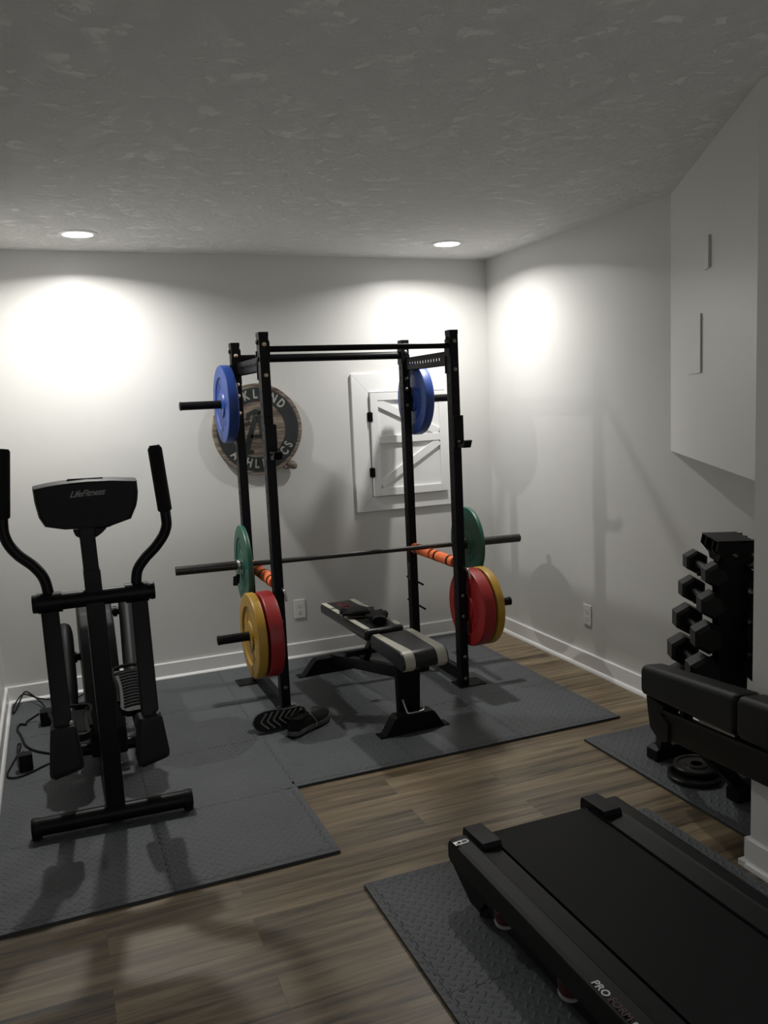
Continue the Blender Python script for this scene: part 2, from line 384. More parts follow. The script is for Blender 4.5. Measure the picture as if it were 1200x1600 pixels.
for q in ((lx0, lz0, lx0+0.052, lz1), (lx1-0.048, lz0, lx1, lz1), (lx0+0.052, lz0, lx1-0.048, lz0+0.052), (lx0+0.052, lz1-0.050, lx1-0.048, lz1), (lx0+0.052, 1.387, lx1-0.048, 1.437)):
    b.span((q[0], -0.024, q[1]), (q[2], -0.040, q[3]), bevel=0.0015)
leaf = struct('door_leaf', b, M['hatch'], d1, 0)
for (a, c) in (((lx0+0.052, 1.660), (lx1-0.055, 1.445)), ((lx0+0.052, 1.112), (lx1-0.055, 1.380))):
    dx, dz = c[0]-a[0], c[1]-a[1]; L = math.hypot(dx, dz)
    b = B().box(((a[0]+c[0])/2, -0.0305, (a[1]+c[1])/2), (L, 0.013, 0.052), (0, -math.atan2(dz, dx), 0), bevel=0.0015)
    struct('brace', b, M['hatch'], leaf, 0)
for hz in (1.567, 1.197):
    b = B().span((-0.936, -0.018, hz-0.03), (-0.922, -0.026, hz+0.03), bevel=0.001).span((-0.918, -0.040, hz-0.03), (-0.906, -0.044, hz+0.03), bevel=0.001)
    b.cyl((-0.9195, -0.034, hz-0.034), (-0.9195, -0.034, hz+0.034), 0.006)
    struct('hinge', b, M['frameblack'], d1)

# ================================================================ OBJECTS
# ---------------------------------------------------------------- ceiling downlights
for (lx, ly), wh in zip(LIGHTS, ('white round recessed ceiling light on the left, above the elliptical trainer', 'white round recessed ceiling light on the right, near the room corner')):
    t = thing('recessed_downlight', wh, 'ceiling light', (lx, ly, H), group='recessed ceiling lights')
    b = B().ring([(0.074, 0.0005), (0.076, 0.007), (0.088, 0.007), (0.097, 0.003), (0.097, 0.0005)], (lx, ly, H), (0, 0, -1), 40)
    obj('trim_ring', b, M['trim'], t)
    b = B().lathe([(0, 0.0005), (0.074, 0.0005), (0.074, 0.006), (0, 0.008)], (lx, ly, H), (0, 0, -1), 40)
    obj('lens', b, M['lens'], t, label='glowing white lens')

# ---------------------------------------------------------------- access panels on the slanting bulkhead
bu = V((AX, AY+1.857, 0)).normalized(); bn = V((bu.y, -bu.x, 0)); bo = V((0, -1.857, 0))
for (u0, u1, q0, q1, th, lab) in ((0.47, 0.712, 1.724, 1.968, 0.007, 'square painted wall panel on the slanting bulkhead, lower of the two'),
                                 (0.785, 0.866, 2.130, 2.256, 0.010, 'small painted wall plate on the slanting bulkhead, upper of the two')):
    c = bo + bu*((u0+u1)/2); c.z = (q0+q1)/2
    b = B().prism([(u0, q0), (u1, q0), (u1, q1), (u0, q1)], bo + bn*0.0005, bu, (0, 0, 1), bn*th, bevel=0.001)
    solo('access_panel', b, M['wall'], lab, 'panel', c, 'painted panels on the bulkhead')

# ---------------------------------------------------------------- wall outlets
def outlet(c, out, lab):
    c, out = V(c), V(out); r = V((0, 0, 1)).cross(out)
    t = thing('wall_outlet', lab, 'outlet', c, group='duplex wall outlets')
    def P(a, z, d): return c + r*a + V((0, 0, z)) + out*d
    b = B().prism([(-.038, -.062), (.038, -.062), (.038, .062), (-.038, .062)], P(0, 0, .0005), r, (0, 0, 1), out*.006, bevel=.0025)
    obj('cover_plate', b, M['outlet'], t)
    for s in (-1, 1):
        b = B().prism([(.017*math.cos(k*PI/10)*(1 if abs(math.cos(k*PI/10)) < .9 else .95), s*.021+.0145*math.sin(k*PI/10)) for k in range(20)], P(0, 0, .0062), r, (0, 0, 1), out*.0015)
        sk = obj('socket', b, M['outlet'], t)
        b = B()
        for a in (-.006, .006): b.prism([(a-.0011, s*.021+.001), (a+.0011, s*.021+.001), (a+.0011, s*.021+.009), (a-.0011, s*.021+.009)], P(0, 0, .0076), r, (0, 0, 1), out*.0004)
        b.prism([(.0028*math.cos(k*PI/6), s*.021-.007+.0028*math.sin(k*PI/6)) for k in range(12)], P(0, 0, .0076), r, (0, 0, 1), out*.0004)
        obj('socket_slot', b, M['hole'], sk, smooth=0)
    obj('screw', B().cyl(P(0, 0, .006), P(0, 0, .0078), .0028, n=12), M['outlet'], t)
outlet((-1.472, 0, .332), (0, -1, 0), 'white duplex wall outlet on the back wall, left of the bench')
outlet((0, -1.130, .338), (-1, 0, 0), 'white duplex wall outlet on the right wall above the baseboard')

# ---------------------------------------------------------------- round wooden wall sign
sx, sz, sr = -1.680, 1.527, 0.287
t = thing('round_wall_sign', 'round weathered wooden wall sign with dark green ring and pale lettering', 'sign', (sx, 0, sz))
b = B().lathe([(0, .002), (sr-.004, .002), (sr, .006), (sr, .030), (sr-.003, .033), (0, .033)], (sx, 0, sz), (0, -1, 0), 72)
disc = obj('wooden_disc', b, M['wood'], t, 30)
b = B().ring([(.178, .033), (.178, .0355), (.262, .0355), (.262, .033)], (sx, 0, sz), (0, -1, 0), 72)
obj('painted_ring', b, M['signgreen'], t, 30)
b = B()
def arc_text(word, rad, mid, step, top):
    n = len(word)
    for i, ch in enumerate(word):
        a = mid + (i-(n-1)/2)*step*(-1 if top else 1)
        rv = V((math.cos(a), 0, math.sin(a))); up = rv if top else -rv
        right = V((up.z, 0, -up.x))
        b.text(ch, .077, V((sx, -.0362, sz)) + rv*rad, right, up, .0006, .0026, xs=.74)
arc_text('OAKLAND', .219, math.radians(92), math.radians(15.8), True)
arc_text('ATHLETICS', .219, math.radians(277.5), math.radians(13.4), False)
obj('lettering', b, M['signletter'], t, 0)
# blackletter style A in the middle
b = B()
A1 = [[(-.108, -.128), (-.092, -.150), (-.038, -.146), (-.042, -.128), (-.064, -.126), (-.006, .080), (-.026, .095)],
      [(-.012, .072), (.006, .110), (.040, .095), (.030, .060), (.082, -.100), (.108, -.110), (.102, -.140), (.040, -.144), (.034, -.112)],
      [(-.058, -.052), (.056, -.052), (.062, -.032), (-.052, -.032)],
      [(-.082, .062), (-.072, .104), (-.020, .128), (.024, .118), (.012, .096), (-.026, .102), (-.052, .088), (-.058, .064)],
      [(-.102, .036), (-.060, .056), (-.050, .040), (-.086, .022)]]
for poly in A1: b.prism(poly, (sx+.004, -.0334, sz), (1, 0, 0), (0, 0, 1), (0, -.003, 0))
obj('letter_emblem', b, M['signgreen'], t, 0)
b = B().ball((sx+.208, -.030, sz-.238), .034, (1.1, .55, .8), 14, (0, .5, 0)).ball((sx+.176, -.026, sz-.252), .022, (1.2, .6, .6), 12)
obj('wooden_knob', b, M['wood'], t)

# ---------------------------------------------------------------- interlocking foam tiles
def tile_edge(p0, p1, n0, n1, nt, amp, phase):   # teeth are spaced on the full grid edge n0-n1, the tile side runs p0-p1; amp > 0 tongues, < 0 notches
    p0, p1, n0, n1 = (V((*q, 0)) for q in (p0, p1, n0, n1)); d = (p1-p0).normalized(); nrm = V((d.y, -d.x, 0)); out = [p0]
    off = (n0-p0).dot(d); L = (n1-n0).length; s = L/(2*nt); full = (p1-p0).length
    for k in range(1, 2*nt-1):
        if k % 2 != phase: continue
        a, bb = off+k*s, off+(k+1)*s; e = s*.16; sh = .0007 if amp > 0 else 0.0
        if a < e or bb > full-e: continue
        out += [p0+d*(a+e+sh), p0+d*(a-e*.6+sh)+nrm*amp, p0+d*(bb+e*.6-sh)+nrm*amp, p0+d*(bb-e-sh)]
    return out
TH = 0.012
def foam_tile(x0, y0, x1, y1, strips, lab, grp, plain=''):
    """strips: which sides (w,e,s,n) carry a straight border strip; other sides have teeth"""
    g = .0006; bw = .024
    t = thing('foam_tile', lab, 'mat tile', ((x0+x1)/2, (y0+y1)/2, 0), group=grp)
    xi0 = x0 + (bw if 'w' in strips else g); xi1 = x1 - (bw if 'e' in strips else g)
    yi0 = y0 + (bw if 's' in strips else g); yi1 = y1 - (bw if 'n' in strips else g)
    cs = [(xi0, yi0), (xi1, yi0), (xi1, yi1), (xi0, yi1)]; ns = [(x0, y0), (x1, y0), (x1, y1), (x0, y1)]; pts = []
    for i, side in enumerate('senw'):
        notch = side in strips or side in 'en'
        if side in plain: pts.append(V((*cs[i], 0))); continue
        pts += tile_edge(cs[i], cs[(i+1) % 4], ns[i], ns[(i+1) % 4], 11, -.0085 if notch else .0075, 1 if notch else 0)
    b = B().prism([(p.x, p.y) for p in pts], (0, 0, .0005), (1, 0, 0), (0, 1, 0), (0, 0, TH-.0005))
    b.bm.normal_update()
    for f in b.bm.faces: f.material_index = 0 if abs(f.normal.z) > .5 else 1
    obj('tile_panel', b, [M['mat'], M['matside']], t, 30)
    # border strips: straight on the outside, tongues filling the notches
    for i, side in enumerate('senw'):
        if side not in strips: continue
        c0, c1 = cs[i], cs[(i+1) % 4]
        e = tile_edge(c0, c1, ns[i], ns[(i+1) % 4], 11, -.0080, 1)
        d = (V((*c1, 0))-V((*c0, 0))).normalized(); nrm = V((d.y, -d.x, 0))
        inner = [p+nrm*.0012 for p in e] + [V((*c1, 0))+nrm*.0012]
        ext0 = bw if 'senw'[(i-1) % 4] in strips else 0
        ext1 = bw if ('senw'[(i+1) % 4] in strips and side in 'ns') else 0
        ext0 = ext0 if side in 'ns' else 0
        outer = [V((*c1, 0))+nrm*bw+d*ext1, V((*c0, 0))+nrm*bw-d*ext0]
        poly = [(p.x, p.y) for p in inner] + ([(p.x, p.y) for p in [V((*c1, 0))+nrm*.0012+d*ext1]] if ext1 else []) + [(p.x, p.y) for p in outer] + ([(p.x, p.y) for p in [V((*c0, 0))+nrm*.0012-d*ext0]] if ext0 else [])
        b = B().prism(poly, (0, 0, .0005), (1, 0, 0), (0, 1, 0), (0, 0, TH-.0008))
        b.bm.normal_update()
        for f in b.bm.faces: f.material_index = 0 if abs(f.normal.z) > .5 else 1
        obj('edge_strip', b, [M['mat'], M['matside']], t, 30)
    return t
xs = [-3.2485, -2.652, -2.046, -1.472, -0.898, -0.326]; ys = [-2.442, -1.855, -1.250, -0.645, -0.040]
colw = ['farthest left', 'second from left', 'middle', 'second from right', 'farthest right']
roww = ['front row', 'second row', 'third row', 'row along the back wall']
main = {(0, 0): 'front left foam floor tile, under no machine, against the left wall', (1, 0): 'front foam floor tile whose corner sticks out over the planks',
        (0, 1): 'foam floor tile beside the power adapter, under the left half of the elliptical', (1, 1): 'foam floor tile under the right front of the elliptical trainer',
        (0, 2): 'foam floor tile by the left wall under the cable loops', (1, 2): 'foam floor tile right of the elliptical pedals',
        (0, 3): 'foam floor tile in the back left corner under the coiled cord', (1, 3): 'foam floor tile by the back wall behind the elliptical',
        (2, 1): 'foam floor tile with the running shoes, front left of the rack', (3, 1): 'foam floor tile under the front foot of the flat bench', (4, 1): 'foam floor tile at the front right corner of the rack',
        (2, 2): 'foam floor tile under the left front post of the rack', (3, 2): 'foam floor tile under the bench seat inside the rack', (4, 2): 'foam floor tile under the red plate right of the rack',
        (2, 3): 'foam floor tile under the left rear post of the rack', (3, 3): 'foam floor tile under the rear foot of the flat bench', (4, 3): 'foam floor tile in the back right corner by the baseboards'}
for (i, j), lab in main.items():
    st = ''
    if j == 0: st += 's'
    if i == 1 and j == 0: st += 'e'
    if j == 1 and i >= 2: st += 's'
    if i == 4: st += 'e'
    foam_tile(xs[i], ys[j], xs[i+1], ys[j+1], st, lab, 'foam tiles under the rack and elliptical', ('w' if i == 0 else '')+('n' if j == 3 else ''))
tx = [-2.045, -1.440, -0.838]; ty = [-4.52, -3.905, -3.300, -2.690]
tl = {(0, 2): 'foam floor tile under the rear end of the treadmill, left', (1, 2): 'foam floor tile under the rear end of the treadmill, right', (0, 1): 'foam floor tile along the left rail of the treadmill',
      (1, 1): 'foam floor tile along the right rail of the treadmill, hidden below the belt', (0, 0): 'foam floor tile nearest the camera left of the treadmill', (1, 0): 'foam floor tile under the front of the treadmill, right'}
for (i, j), lab in tl.items():
    foam_tile(tx[i], ty[j], tx[i+1], ty[j+1], ('w' if i == 0 else 'e') + ('n' if j == 2 else ''), lab, 'foam tiles under the treadmill')
dx = [-0.655, -0.033]; dy = [-3.12, -2.565, -2.010]
for j, lab in ((1, 'foam floor tile under the dumbbell rack, far half'), (0, 'foam floor tile under the dumbbell rack, near half with the iron plates')):
    foam_tile(dx[0], dy[j], dx[1], dy[j+1], 'w' + ('n' if j == 1 else 's'), lab, 'foam tiles in the alcove', 'e')

# ---------------------------------------------------------------- power rack
XL, XR, YFR, YRE = -1.868, -0.801, -1.030, -0.356
RZ0, RZT = TH+.0005, 2.035
PW, PD = .050, .062
rack = thing('power_rack', 'tall black power rack of four square posts with pull-up bars', 'power rack', ((XL+XR)/2, (YFR+YRE)/2, TH))
def bolt(bq, c, d, r=.011, h=.009):
    c, d = V(c), V(d).normalized(); bq.lathe([(0, 0), (r, 0), (r, h*.6), (r*.55, h), (0, h)], c, d, 12)
for (px, py, side) in ((XL, YFR, -1), (XR, YFR, 1), (XL, YRE, -1), (XR, YRE, 1)):
    b = B(); b.span((px-PW/2, py-PD/2, RZ0+.006), (px+PW/2, py+PD/2, RZT), bevel=.004)
    b.span((px-PW/2-.001, py-PD/2-.001, RZT-.02), (px+PW/2+.001, py+PD/2+.001, RZT+.004), bevel=.003)
    b.mi = 1
    for k in range(27):
        z = .28 + k*.0635
        if z > RZT-.09: break
        for s in (-1, 1):
            b.cyl((px+s*(PW/2-.001), py, z), (px+s*(PW/2+.0006), py, z), .0085, n=12)
        b.cyl((px, py-PD/2-.0006, z), (px, py-PD/2+.001, z), .0085, n=12)
    post = obj('upright_post', b, [M['powder'], M['hole']], rack)
    b = B(); ox = .035*side
    b.span((px+ox-.085, py-.062, RZ0), (px+ox+.085, py+.062, RZ0+.0065), bevel=.002); b.mi = 1
    for s in (-1, 1): b.cyl((px+side*.095, py+s*.04, RZ0+.006), (px+side*.095, py+s*.04, RZ0+.0071), .009, n=12)
    obj('foot_plate', b, [M['powder'], M['hole']], post)
    fy = py-PD/2
    if py == YFR: zs = [1.977, 1.823, .545, .425, .185, .055]; 
    else: zs = [1.965, 1.80, 1.735, 1.635, .165]
    for k, z in enumerate(zs):
        b = B(); bolt(b, (px, fy, z), (0, -1, 0))
        lit = (px == XL and z > 1.5)
        obj('bolt_head', b, M['bolt_lit'] if lit else M['bolt'], post)
    for z in (1.990, 1.905):
        for s in (-1, 1):
            if s*side < 0 and z < 1.95: continue
            b = B(); bolt(b, (px+s*PW/2, py, z), (s, 0, 0), .013, .010); obj('side_bolt', b, M['frameblack'], post)
# pull-up bars
b = B().cyl((XL+PW/2, YFR, 1.955), (XR-PW/2, YFR, 1.955), .0155); b.span((XL+PW/2, YFR-.028, 1.90), (XL+PW/2+.005, YFR+.028, 1.99)); b.span((XR-PW/2-.005, YFR-.028, 1.90), (XR-PW/2, YFR+.028, 1.99))
obj('pull_up_bar', b, M['powder'], rack)
b = B().cyl((XL+PW/2, YRE, 1.947), (XR-PW/2, YRE, 1.947), .0235); b.span((XL+PW/2, YRE-.03, 1.89), (XL+PW/2+.005, YRE+.03, 2.0)); b.span((XR-PW/2-.005, YRE-.03, 1.89), (XR-PW/2, YRE+.03, 2.0))
obj('pull_up_bar', b, M['powder'], rack)
# side rails with slots
y0, y1 = YFR+PD/2, YRE-PD/2
for (px, s) in ((XL, -1), (XR, 1)):
    b = B(); zc, hh, th = 1.888, .039, .005
    xo = px - .006*(1 if s > 0 else -1) - th/2
    b.span((xo, y0, zc-hh), (xo+th, y1, zc-.008)); b.span((xo, y0, zc+.008), (xo+th, y1, zc+hh))
    n = 12; ya, yb = y0+.09, y1-.07; pit = (yb-ya)/n
    b.span((xo, y0, zc-.008), (xo+th, ya, zc+.008)); b.span((xo, yb, zc-.008), (xo+th, y1, zc+.008))
    for k in range(n): b.span((xo, ya+k*pit, zc-.008), (xo+th, ya+k*pit+pit*.58, zc+.008))
    fl = .02*(1 if s < 0 else -1)
    b.span((xo, y0, zc+hh-.004), (xo+th+.02, y1, zc+hh)); b.span((xo, y0, zc-hh), (xo+th+.02, y1, zc-hh+.004))
    b.span((px-PW/2-.005, y0-.002, zc-.085), (px+PW/2, y0+.004, zc+.06)); b.span((px-PW/2-.002, y1-.004, zc-.085), (px+PW/2, y1+.002, zc+.06))
    obj('side_rail', b, M['powder'], rack, 20)
    b = B().span((px-.02, y0, .035), (px+.02, y1, .105), bevel=.003); obj('side_rail', b, M['powder'], rack)
# plate storage pegs
PEG = {}
def peg(key, px, py, z, s, x_end):
    b = B(); xs_ = px+s*PW/2
    b.cyl((xs_, py, z), (x_end, py, z), .0235); b.lathe([(0, 0), (.0255, 0), (.0255, .006), (.019, .010), (0, .010)], (x_end, py, z), (s, 0, 0), 24)
    b.span((xs_, py-.03, z-.075), (xs_+s*.006, py+.03, z+.075), bevel=.001)
    obj('storage_peg', b, M['powder'], rack)
peg('bl', XL, YRE, 1.690, -1, -2.195); peg('br', XR, YRE, 1.671, 1, -.470)
peg('yl', XL, YFR, .484, -1, -2.193); peg('yr', XR, YFR, .466, 1, -.482)
for (z, ln) in ((.505, .10), (.350, .12)):
    b = B().cyl((XR+.012, YRE+PD/2+.09, z+.004), (XR+.012, YRE-PD/2-ln, z-.004), .0065, n=12)
    obj('band_peg', b, M['frameblack'], rack)
b = B().text('REP FITNESS', .021, (XR-PW/2-.0006, YRE-.004, .572), (0, 0, 1), (0, 1, 0), .0004, .0006)
obj('lettering', b, M['greyprint'], rack, 0)

# J hooks on the front posts
for (px, s, z, lab) in ((XL, 1, 1.41, 'black J-hook on the left front post, level with the round sign'), (XR, 1, 1.405, 'black J-hook on the right front post, beside the white hatch')):
    t = thing('j_hook', lab, 'bar hook', (px, YFR-PD/2, z), group='J-hooks on the front posts')
    b = B().span((px+PW/2+.002, YFR-PD/2-.012, z-.01), (px+PW/2+.010, YFR+PD/2+.004, z+.165), bevel=.002)
    b.span((px-PW/2, YFR-PD/2-.013, z-.012), (px+PW/2+.010, YFR-PD/2-.003, z+.165), bevel=.002)
    obj('bracket', b, M['powder'], t)
    b = B().prism([(0, -.012), (-.085, -.012), (-.105, .028), (-.090, .032), (-.075, .010), (0, .010)], (px-.012, YFR-PD/2-.010, z), (0, 1, 0), (0, 0, 1), (.045, 0, 0), bevel=.002)
    obj('hook_arm', b, M['frameblack'], t)
    b = B(); bolt(b, (px, YFR-PD/2-.013, z+.020), (0, -1, 0), .010, .008); obj('bolt_head', b, M['bolt'], t)

# orange foam safeties
for (px, zc, rad, lab) in ((XL, .739, .032, 'orange foam-wrapped safety bar on the left side of the rack'), (XR, .727, .032, 'orange foam-wrapped safety bar on the right side of the rack')):
    t = thing('safety_bar', lab, 'safety bar', (px, YFR, zc), group='orange safety bars of the rack')
    ya, yb = YFR+PD/2, YRE-PD/2
    obj('bar', B().cyl((px, ya+.0008, zc-.004), (px, yb-.0008, zc-.004), .013), M['powder'], t)
    b = B().lathe([(.0135, ya+.015), (rad, ya+.02), (rad, yb-.02), (.0135, yb-.015)], (px, 0, zc), (0, 1, 0), 28)
    obj('foam_sleeve', b, M['orange'], t, label='orange foam sleeve')
    for f in (.10, .40, .88):
        y = ya+.02+(yb-ya-.04)*f
        obj('band', B().ring([(rad-.004, y-.010), (rad+.0015, y-.010), (rad+.0015, y+.010), (rad-.004, y+.010)], (px, 0, zc), (0, 1, 0), 28), M['rubber'], t)
    b = B().tube([(px+.012, YFR-PD/2-.001, zc-.02), (px+.012, YFR-PD/2-.045, zc-.02), (px+.013, YFR-PD/2-.055, zc-.028), (px+.020, YFR-PD/2-.06, zc-.075)], .0065, 10, 3)
    obj('pin_handle', b, M['steel'], t, label='bent steel pin handle')

# ---------------------------------------------------------------- bumper plates
def bumper(colname, c, ax, th, lab, grp, R=.225):
    c, ax = V(c), V(ax).normalized(); h = th/2
    t = thing('bumper_plate', lab, 'weight plate', c, group=grp)
    rec = min(.010, th*.22)
    prof = [(.034, -h+.001), (.074, -h+.001), (.080, -h+rec), (.150, -h+rec), (.158, -h), (R-.012, -h), (R-.004, -h+.003), (R, -h+.010)]
    prof2 = prof + [(r, -z) for r, z in reversed(prof)]
    obj('plate_disc', B().ring(prof2, c, ax, 64), M[colname], t, 35)
    obj('hub_ring', B().ring([(.0265, -h), (.034, -h), (.034, h), (.0265, h)], c, ax, 32), M['steel'] if colname == 'green' else M[colname], t, 35)
    # raised blocks of moulded lettering around the recess, both faces
    u, v, a = frame(ax); b = B()
    for sgn in (-1, 1):
        for k in range(2):
            for q in range(7):
                an = k*PI + (q-3)*.20 + .6
                rr = .115; e = u*math.cos(an)+v*math.sin(an); tg = a.cross(e)
                hgt = .026 if q % 2 else .030
                b.prism([(-.006, -hgt/2), (.006, -hgt/2), (.006, hgt/2), (-.006, hgt/2)], c+e*rr+a*sgn*(h-rec-.0005), tg, e, a*sgn*.003)
    obj('raised_marks', b, M[colname], t, 20)
    return t
G1, G2, G3, G4 = 'blue bumper plates', 'green bumper plates', 'red bumper plates', 'yellow bumper plates'
bumper('blue', (-1.938, YRE, 1.690), (1, 0, 0), .062, 'blue bumper plate on the upper left peg, in front of the round sign', G1)
bumper('blue', (-.731, YRE, 1.671), (1, 0, 0), .062, 'blue bumper plate on the upper right peg, in front of the white hatch', G1)
bumper('red', (-1.940, YFR, .484), (1, 0, 0), .076, 'red bumper plate on the lower left peg, next to the post', G3)
bumper('yellow', (-2.013, YFR, .484), (1, 0, 0), .050, 'yellow bumper plate on the lower left peg, outside the red one', G4)
bumper('red', (-.729, YFR, .466), (1, 0, 0), .076, 'red bumper plate on the lower right peg, next to the post', G3)
bumper('yellow', (-.656, YFR, .466), (1, 0, 0), .050, 'yellow bumper plate on the lower right peg, behind the red one', G4)

# ---------------------------------------------------------------- barbell
BL, BR = V((-2.333, -.620, .793)), V((-.205, -.700, .771)); bd = (BR-BL).normalized()
def onbar(x): return BL + bd*((x-BL.x)/bd.x)
bar = thing('barbell', 'long dark barbell loaded with green plates across the orange safety bars', 'barbell', (BL+BR)/2)
obj('shaft', B().cyl(onbar(-1.930), onbar(-.550), .0142), M['barsteel'], bar)
for (xa, xe, s) in ((-1.932, BL.x, -1), (-.592, BR.x, 1)):
    p, e = onbar(xa), onbar(xe); b = B()
    b.lathe([(.0142, -.012), (.036, -.012), (.036, .010), (.0252, .010), (.0252, (e-p).length-.002), (.0235, (e-p).length), (0, (e-p).length)], p, e-p, 32)
    obj('sleeve', b, M['barsteel'], bar)
bumper('green', onbar(-1.932)-bd*.0255, bd, .030, 'green bumper plate on the left end of the barbell', G2)
bumper('green', onbar(-.592)+bd*.0255, bd, .030, 'green bumper plate on the right end of the barbell', G2)
cl = thing('spring_clip', 'chrome spring clip with black grips on the left barbell sleeve', 'barbell clip', onbar(-1.994))
u, v, a = frame(bd); c0 = onbar(-1.978)
coil = [c0 - bd*(.0050*k/12) + (u*math.cos(2*PI*k/12 + PI*.9)+v*math.sin(2*PI*k/12 + PI*.9))*.0294 for k in range(0, 43)]
obj('spring', B().tube(coil, .0027, 8), M['chrome'], cl)
for s in (0, 1):
    q0 = c0 - bd*(.003+.016*s) + V((0, (-.012 if s else .012), -.027))
    q1 = q0 + V((-.008-.006*s, (-.010 if s else .012), -.030)); q2 = q1 + V((-.006, (-.006 if s else .010), -.052))
    bq = B().tube([q0, q1], .0028, 8); h_ = obj('clip_arm', bq, M['chrome'], cl)
    obj('clip_grip', B().beam(q1, q2, .026, .012, (1, 0, 0), .003), M['rubber'], h_)

# ---------------------------------------------------------------- flat bench inside the rack
BO = V((-1.330, -1.700, 0)); bs = V((-.035, 1, 0)).normalized(); ba = V((bs.y, -bs.x, 0))
def Wb(a, s, z): return BO + ba*a + bs*s + V((0, 0, z))
t = thing('weight_bench', 'black weight bench with cream striped pads standing inside the rack', 'bench', Wb(0, .6, TH))
ROTB = Matrix((ba, bs, V((0, 0, 1)))).transposed()
def seat_prof():
    p = [(.40, .405), (.40, .462), (.392, .472)]
    for k in range(9):
        an = PI/2 + k*(PI*.62)/8; p.append((.052+.055*math.cos(an), .417+.055*math.sin(an)))
    return p + [(.03, .378), (.12, .392)]
def seat_slice(b_, a0, a1, grow=0.0):
    P = [(s+(-grow if s < .2 else 0), z+(grow if z > .40 else 0)) for s, z in seat_prof()]
    b_.prism(P, Wb(a0, 0, 0), bs, (0, 0, 1), ba*(a1-a0))
b = B(); b.prism(seat_prof(), Wb(-.122, 0, 0), bs, (0, 0, 1), ba*.244, bevel=.006)
seat = obj('seat', b, M['vinyl'], t, 50)
for s in (-1, 1):
    b = B(); P = [(q, z) for q, z in seat_prof() if z > .37 and not (q > .1 and z < .41)]
    ins = .058
    ring = []
    for q, z in P:                     # strip widens from the back towards the rounded front
        wd = .052 - .016*max(0, min(1, (q-.05)/.35)); n_ = V((0, 0, 1)) if q > .06 else V((q-.052, 0, z-.417)).normalized()
        off = .0022
        pp = [Wb(s*(.112), q, z), Wb(s*(.112-wd), q, z)]
        o = bs*(n_.x*off) + V((0, 0, n_.z*off))
        ring.append([pp[0]-o, pp[1]-o, pp[1]+o, pp[0]+o])
    b.loft(ring); obj('cream_stripe', b, M['cream'], seat, 50, label='cream vinyl stripe')
b = B().box(Wb(0, .842, .444), (.228, .715, .060), ROTB, bevel=.018, seg=3)
back = obj('backrest', b, M['vinyl'], t, 50)
for s in (-1, 1):
    for (s0, s1) in ((.505, .945), (.953, 1.190)):
        b = B().prism([(-.016, s0), (.016, s0), (.016, s1), (-.016, s1)] if s0 > .6 else [(-.010, s0), (.014, s0), (.016, s0+.05), (.016, s1), (-.016, s1), (-.016, s0+.03)], Wb(s*.092, 0, .4735), ba, bs, (0, 0, .0022), bevel=.0006)
        obj('cream_stripe', b, M['cream'], back, 30, label='cream vinyl stripe')
b = B().tube([Wb(-.085, .495, .462), Wb(0, .4855, .466), Wb(.085, .495, .462)], .0022, 6, 4); obj('piping', b, M['greyprint'], back)
b = B()
sw = [(-.030, 1.155), (.010, 1.135), (.018, 1.110), (-.012, 1.105), (-.034, 1.085), (-.005, 1.065), (.028, 1.070), (.010, 1.040), (-.022, 1.030), (-.018, 1.005), (.014, 1.010), (.024, .985), (-.004, .965), (-.026, .970)]
b.tube([Wb(a, s, .4745) for a, s in sw], [.003]*4+[.0045]*6+[.003]*4, 6, 4); obj('red_script', b, M['redprint'], back, label='red script on the pad')
b = B().beam(Wb(0, .22, .300), Wb(0, 1.30, .085), .050, .060, ba); obj('spine', b, M['frameblack'], t)
b = B().beam(Wb(0, .235, .06), Wb(0, .225, .40), .115, .050, ba, .008, 1.12); obj('front_post', b, M['frameblack'], t)
def foot(s, wd, lab):
    P = [(-wd/2, TH+.001), (-wd/2, TH+.007), (-wd*.42, TH+.007), (-wd*.29, .098), (-wd*.25, .108), (wd*.25, .108), (wd*.29, .098), (wd*.42, TH+.007), (wd/2, TH+.007), (wd/2, TH+.001)]
    obj('foot', B().prism(P, Wb(0, s-.035, 0), ba, (0, 0, 1), bs*.07, bevel=.002), M['frameblack'], t)
foot(.185, .385, 'front'); foot(1.295, .50, 'rear')
b = B().tube([Wb(-.052, .185, .180), Wb(-.040, .172, .128), Wb(-.030, .160, .112), Wb(.045, .160, .112), Wb(.055, .172, .122), Wb(.058, .185, .150)], .0055, 10, 3)
obj('steel_loop', b, M['steel'], t, label='bent steel loop')
b = B().beam(Wb(0, .82, .195), Wb(0, .60, .425), .040, .040, ba); obj('support_strut', b, M['frameblack'], t)
b = B().cyl(Wb(-.135, .72, .285), Wb(.10, .72, .285), .016); b.lathe([(0, 0), (.0185, 0), (.0185, .012), (0, .012)], Wb(-.135, .72, .285), -ba, 16); obj('adjuster_bar', b, M['frameblack'], t)
for s in (-1, 1): obj('pad_rail', B().beam(Wb(s*.06, .45, .40), Wb(s*.06, 1.10, .405), .025, .03, ba), M['frameblack'], t)
obj('pad_rail', B().beam(Wb(0, .02, .375), Wb(0, .50, .385), .05, .025, ba), M['frameblack'], t)

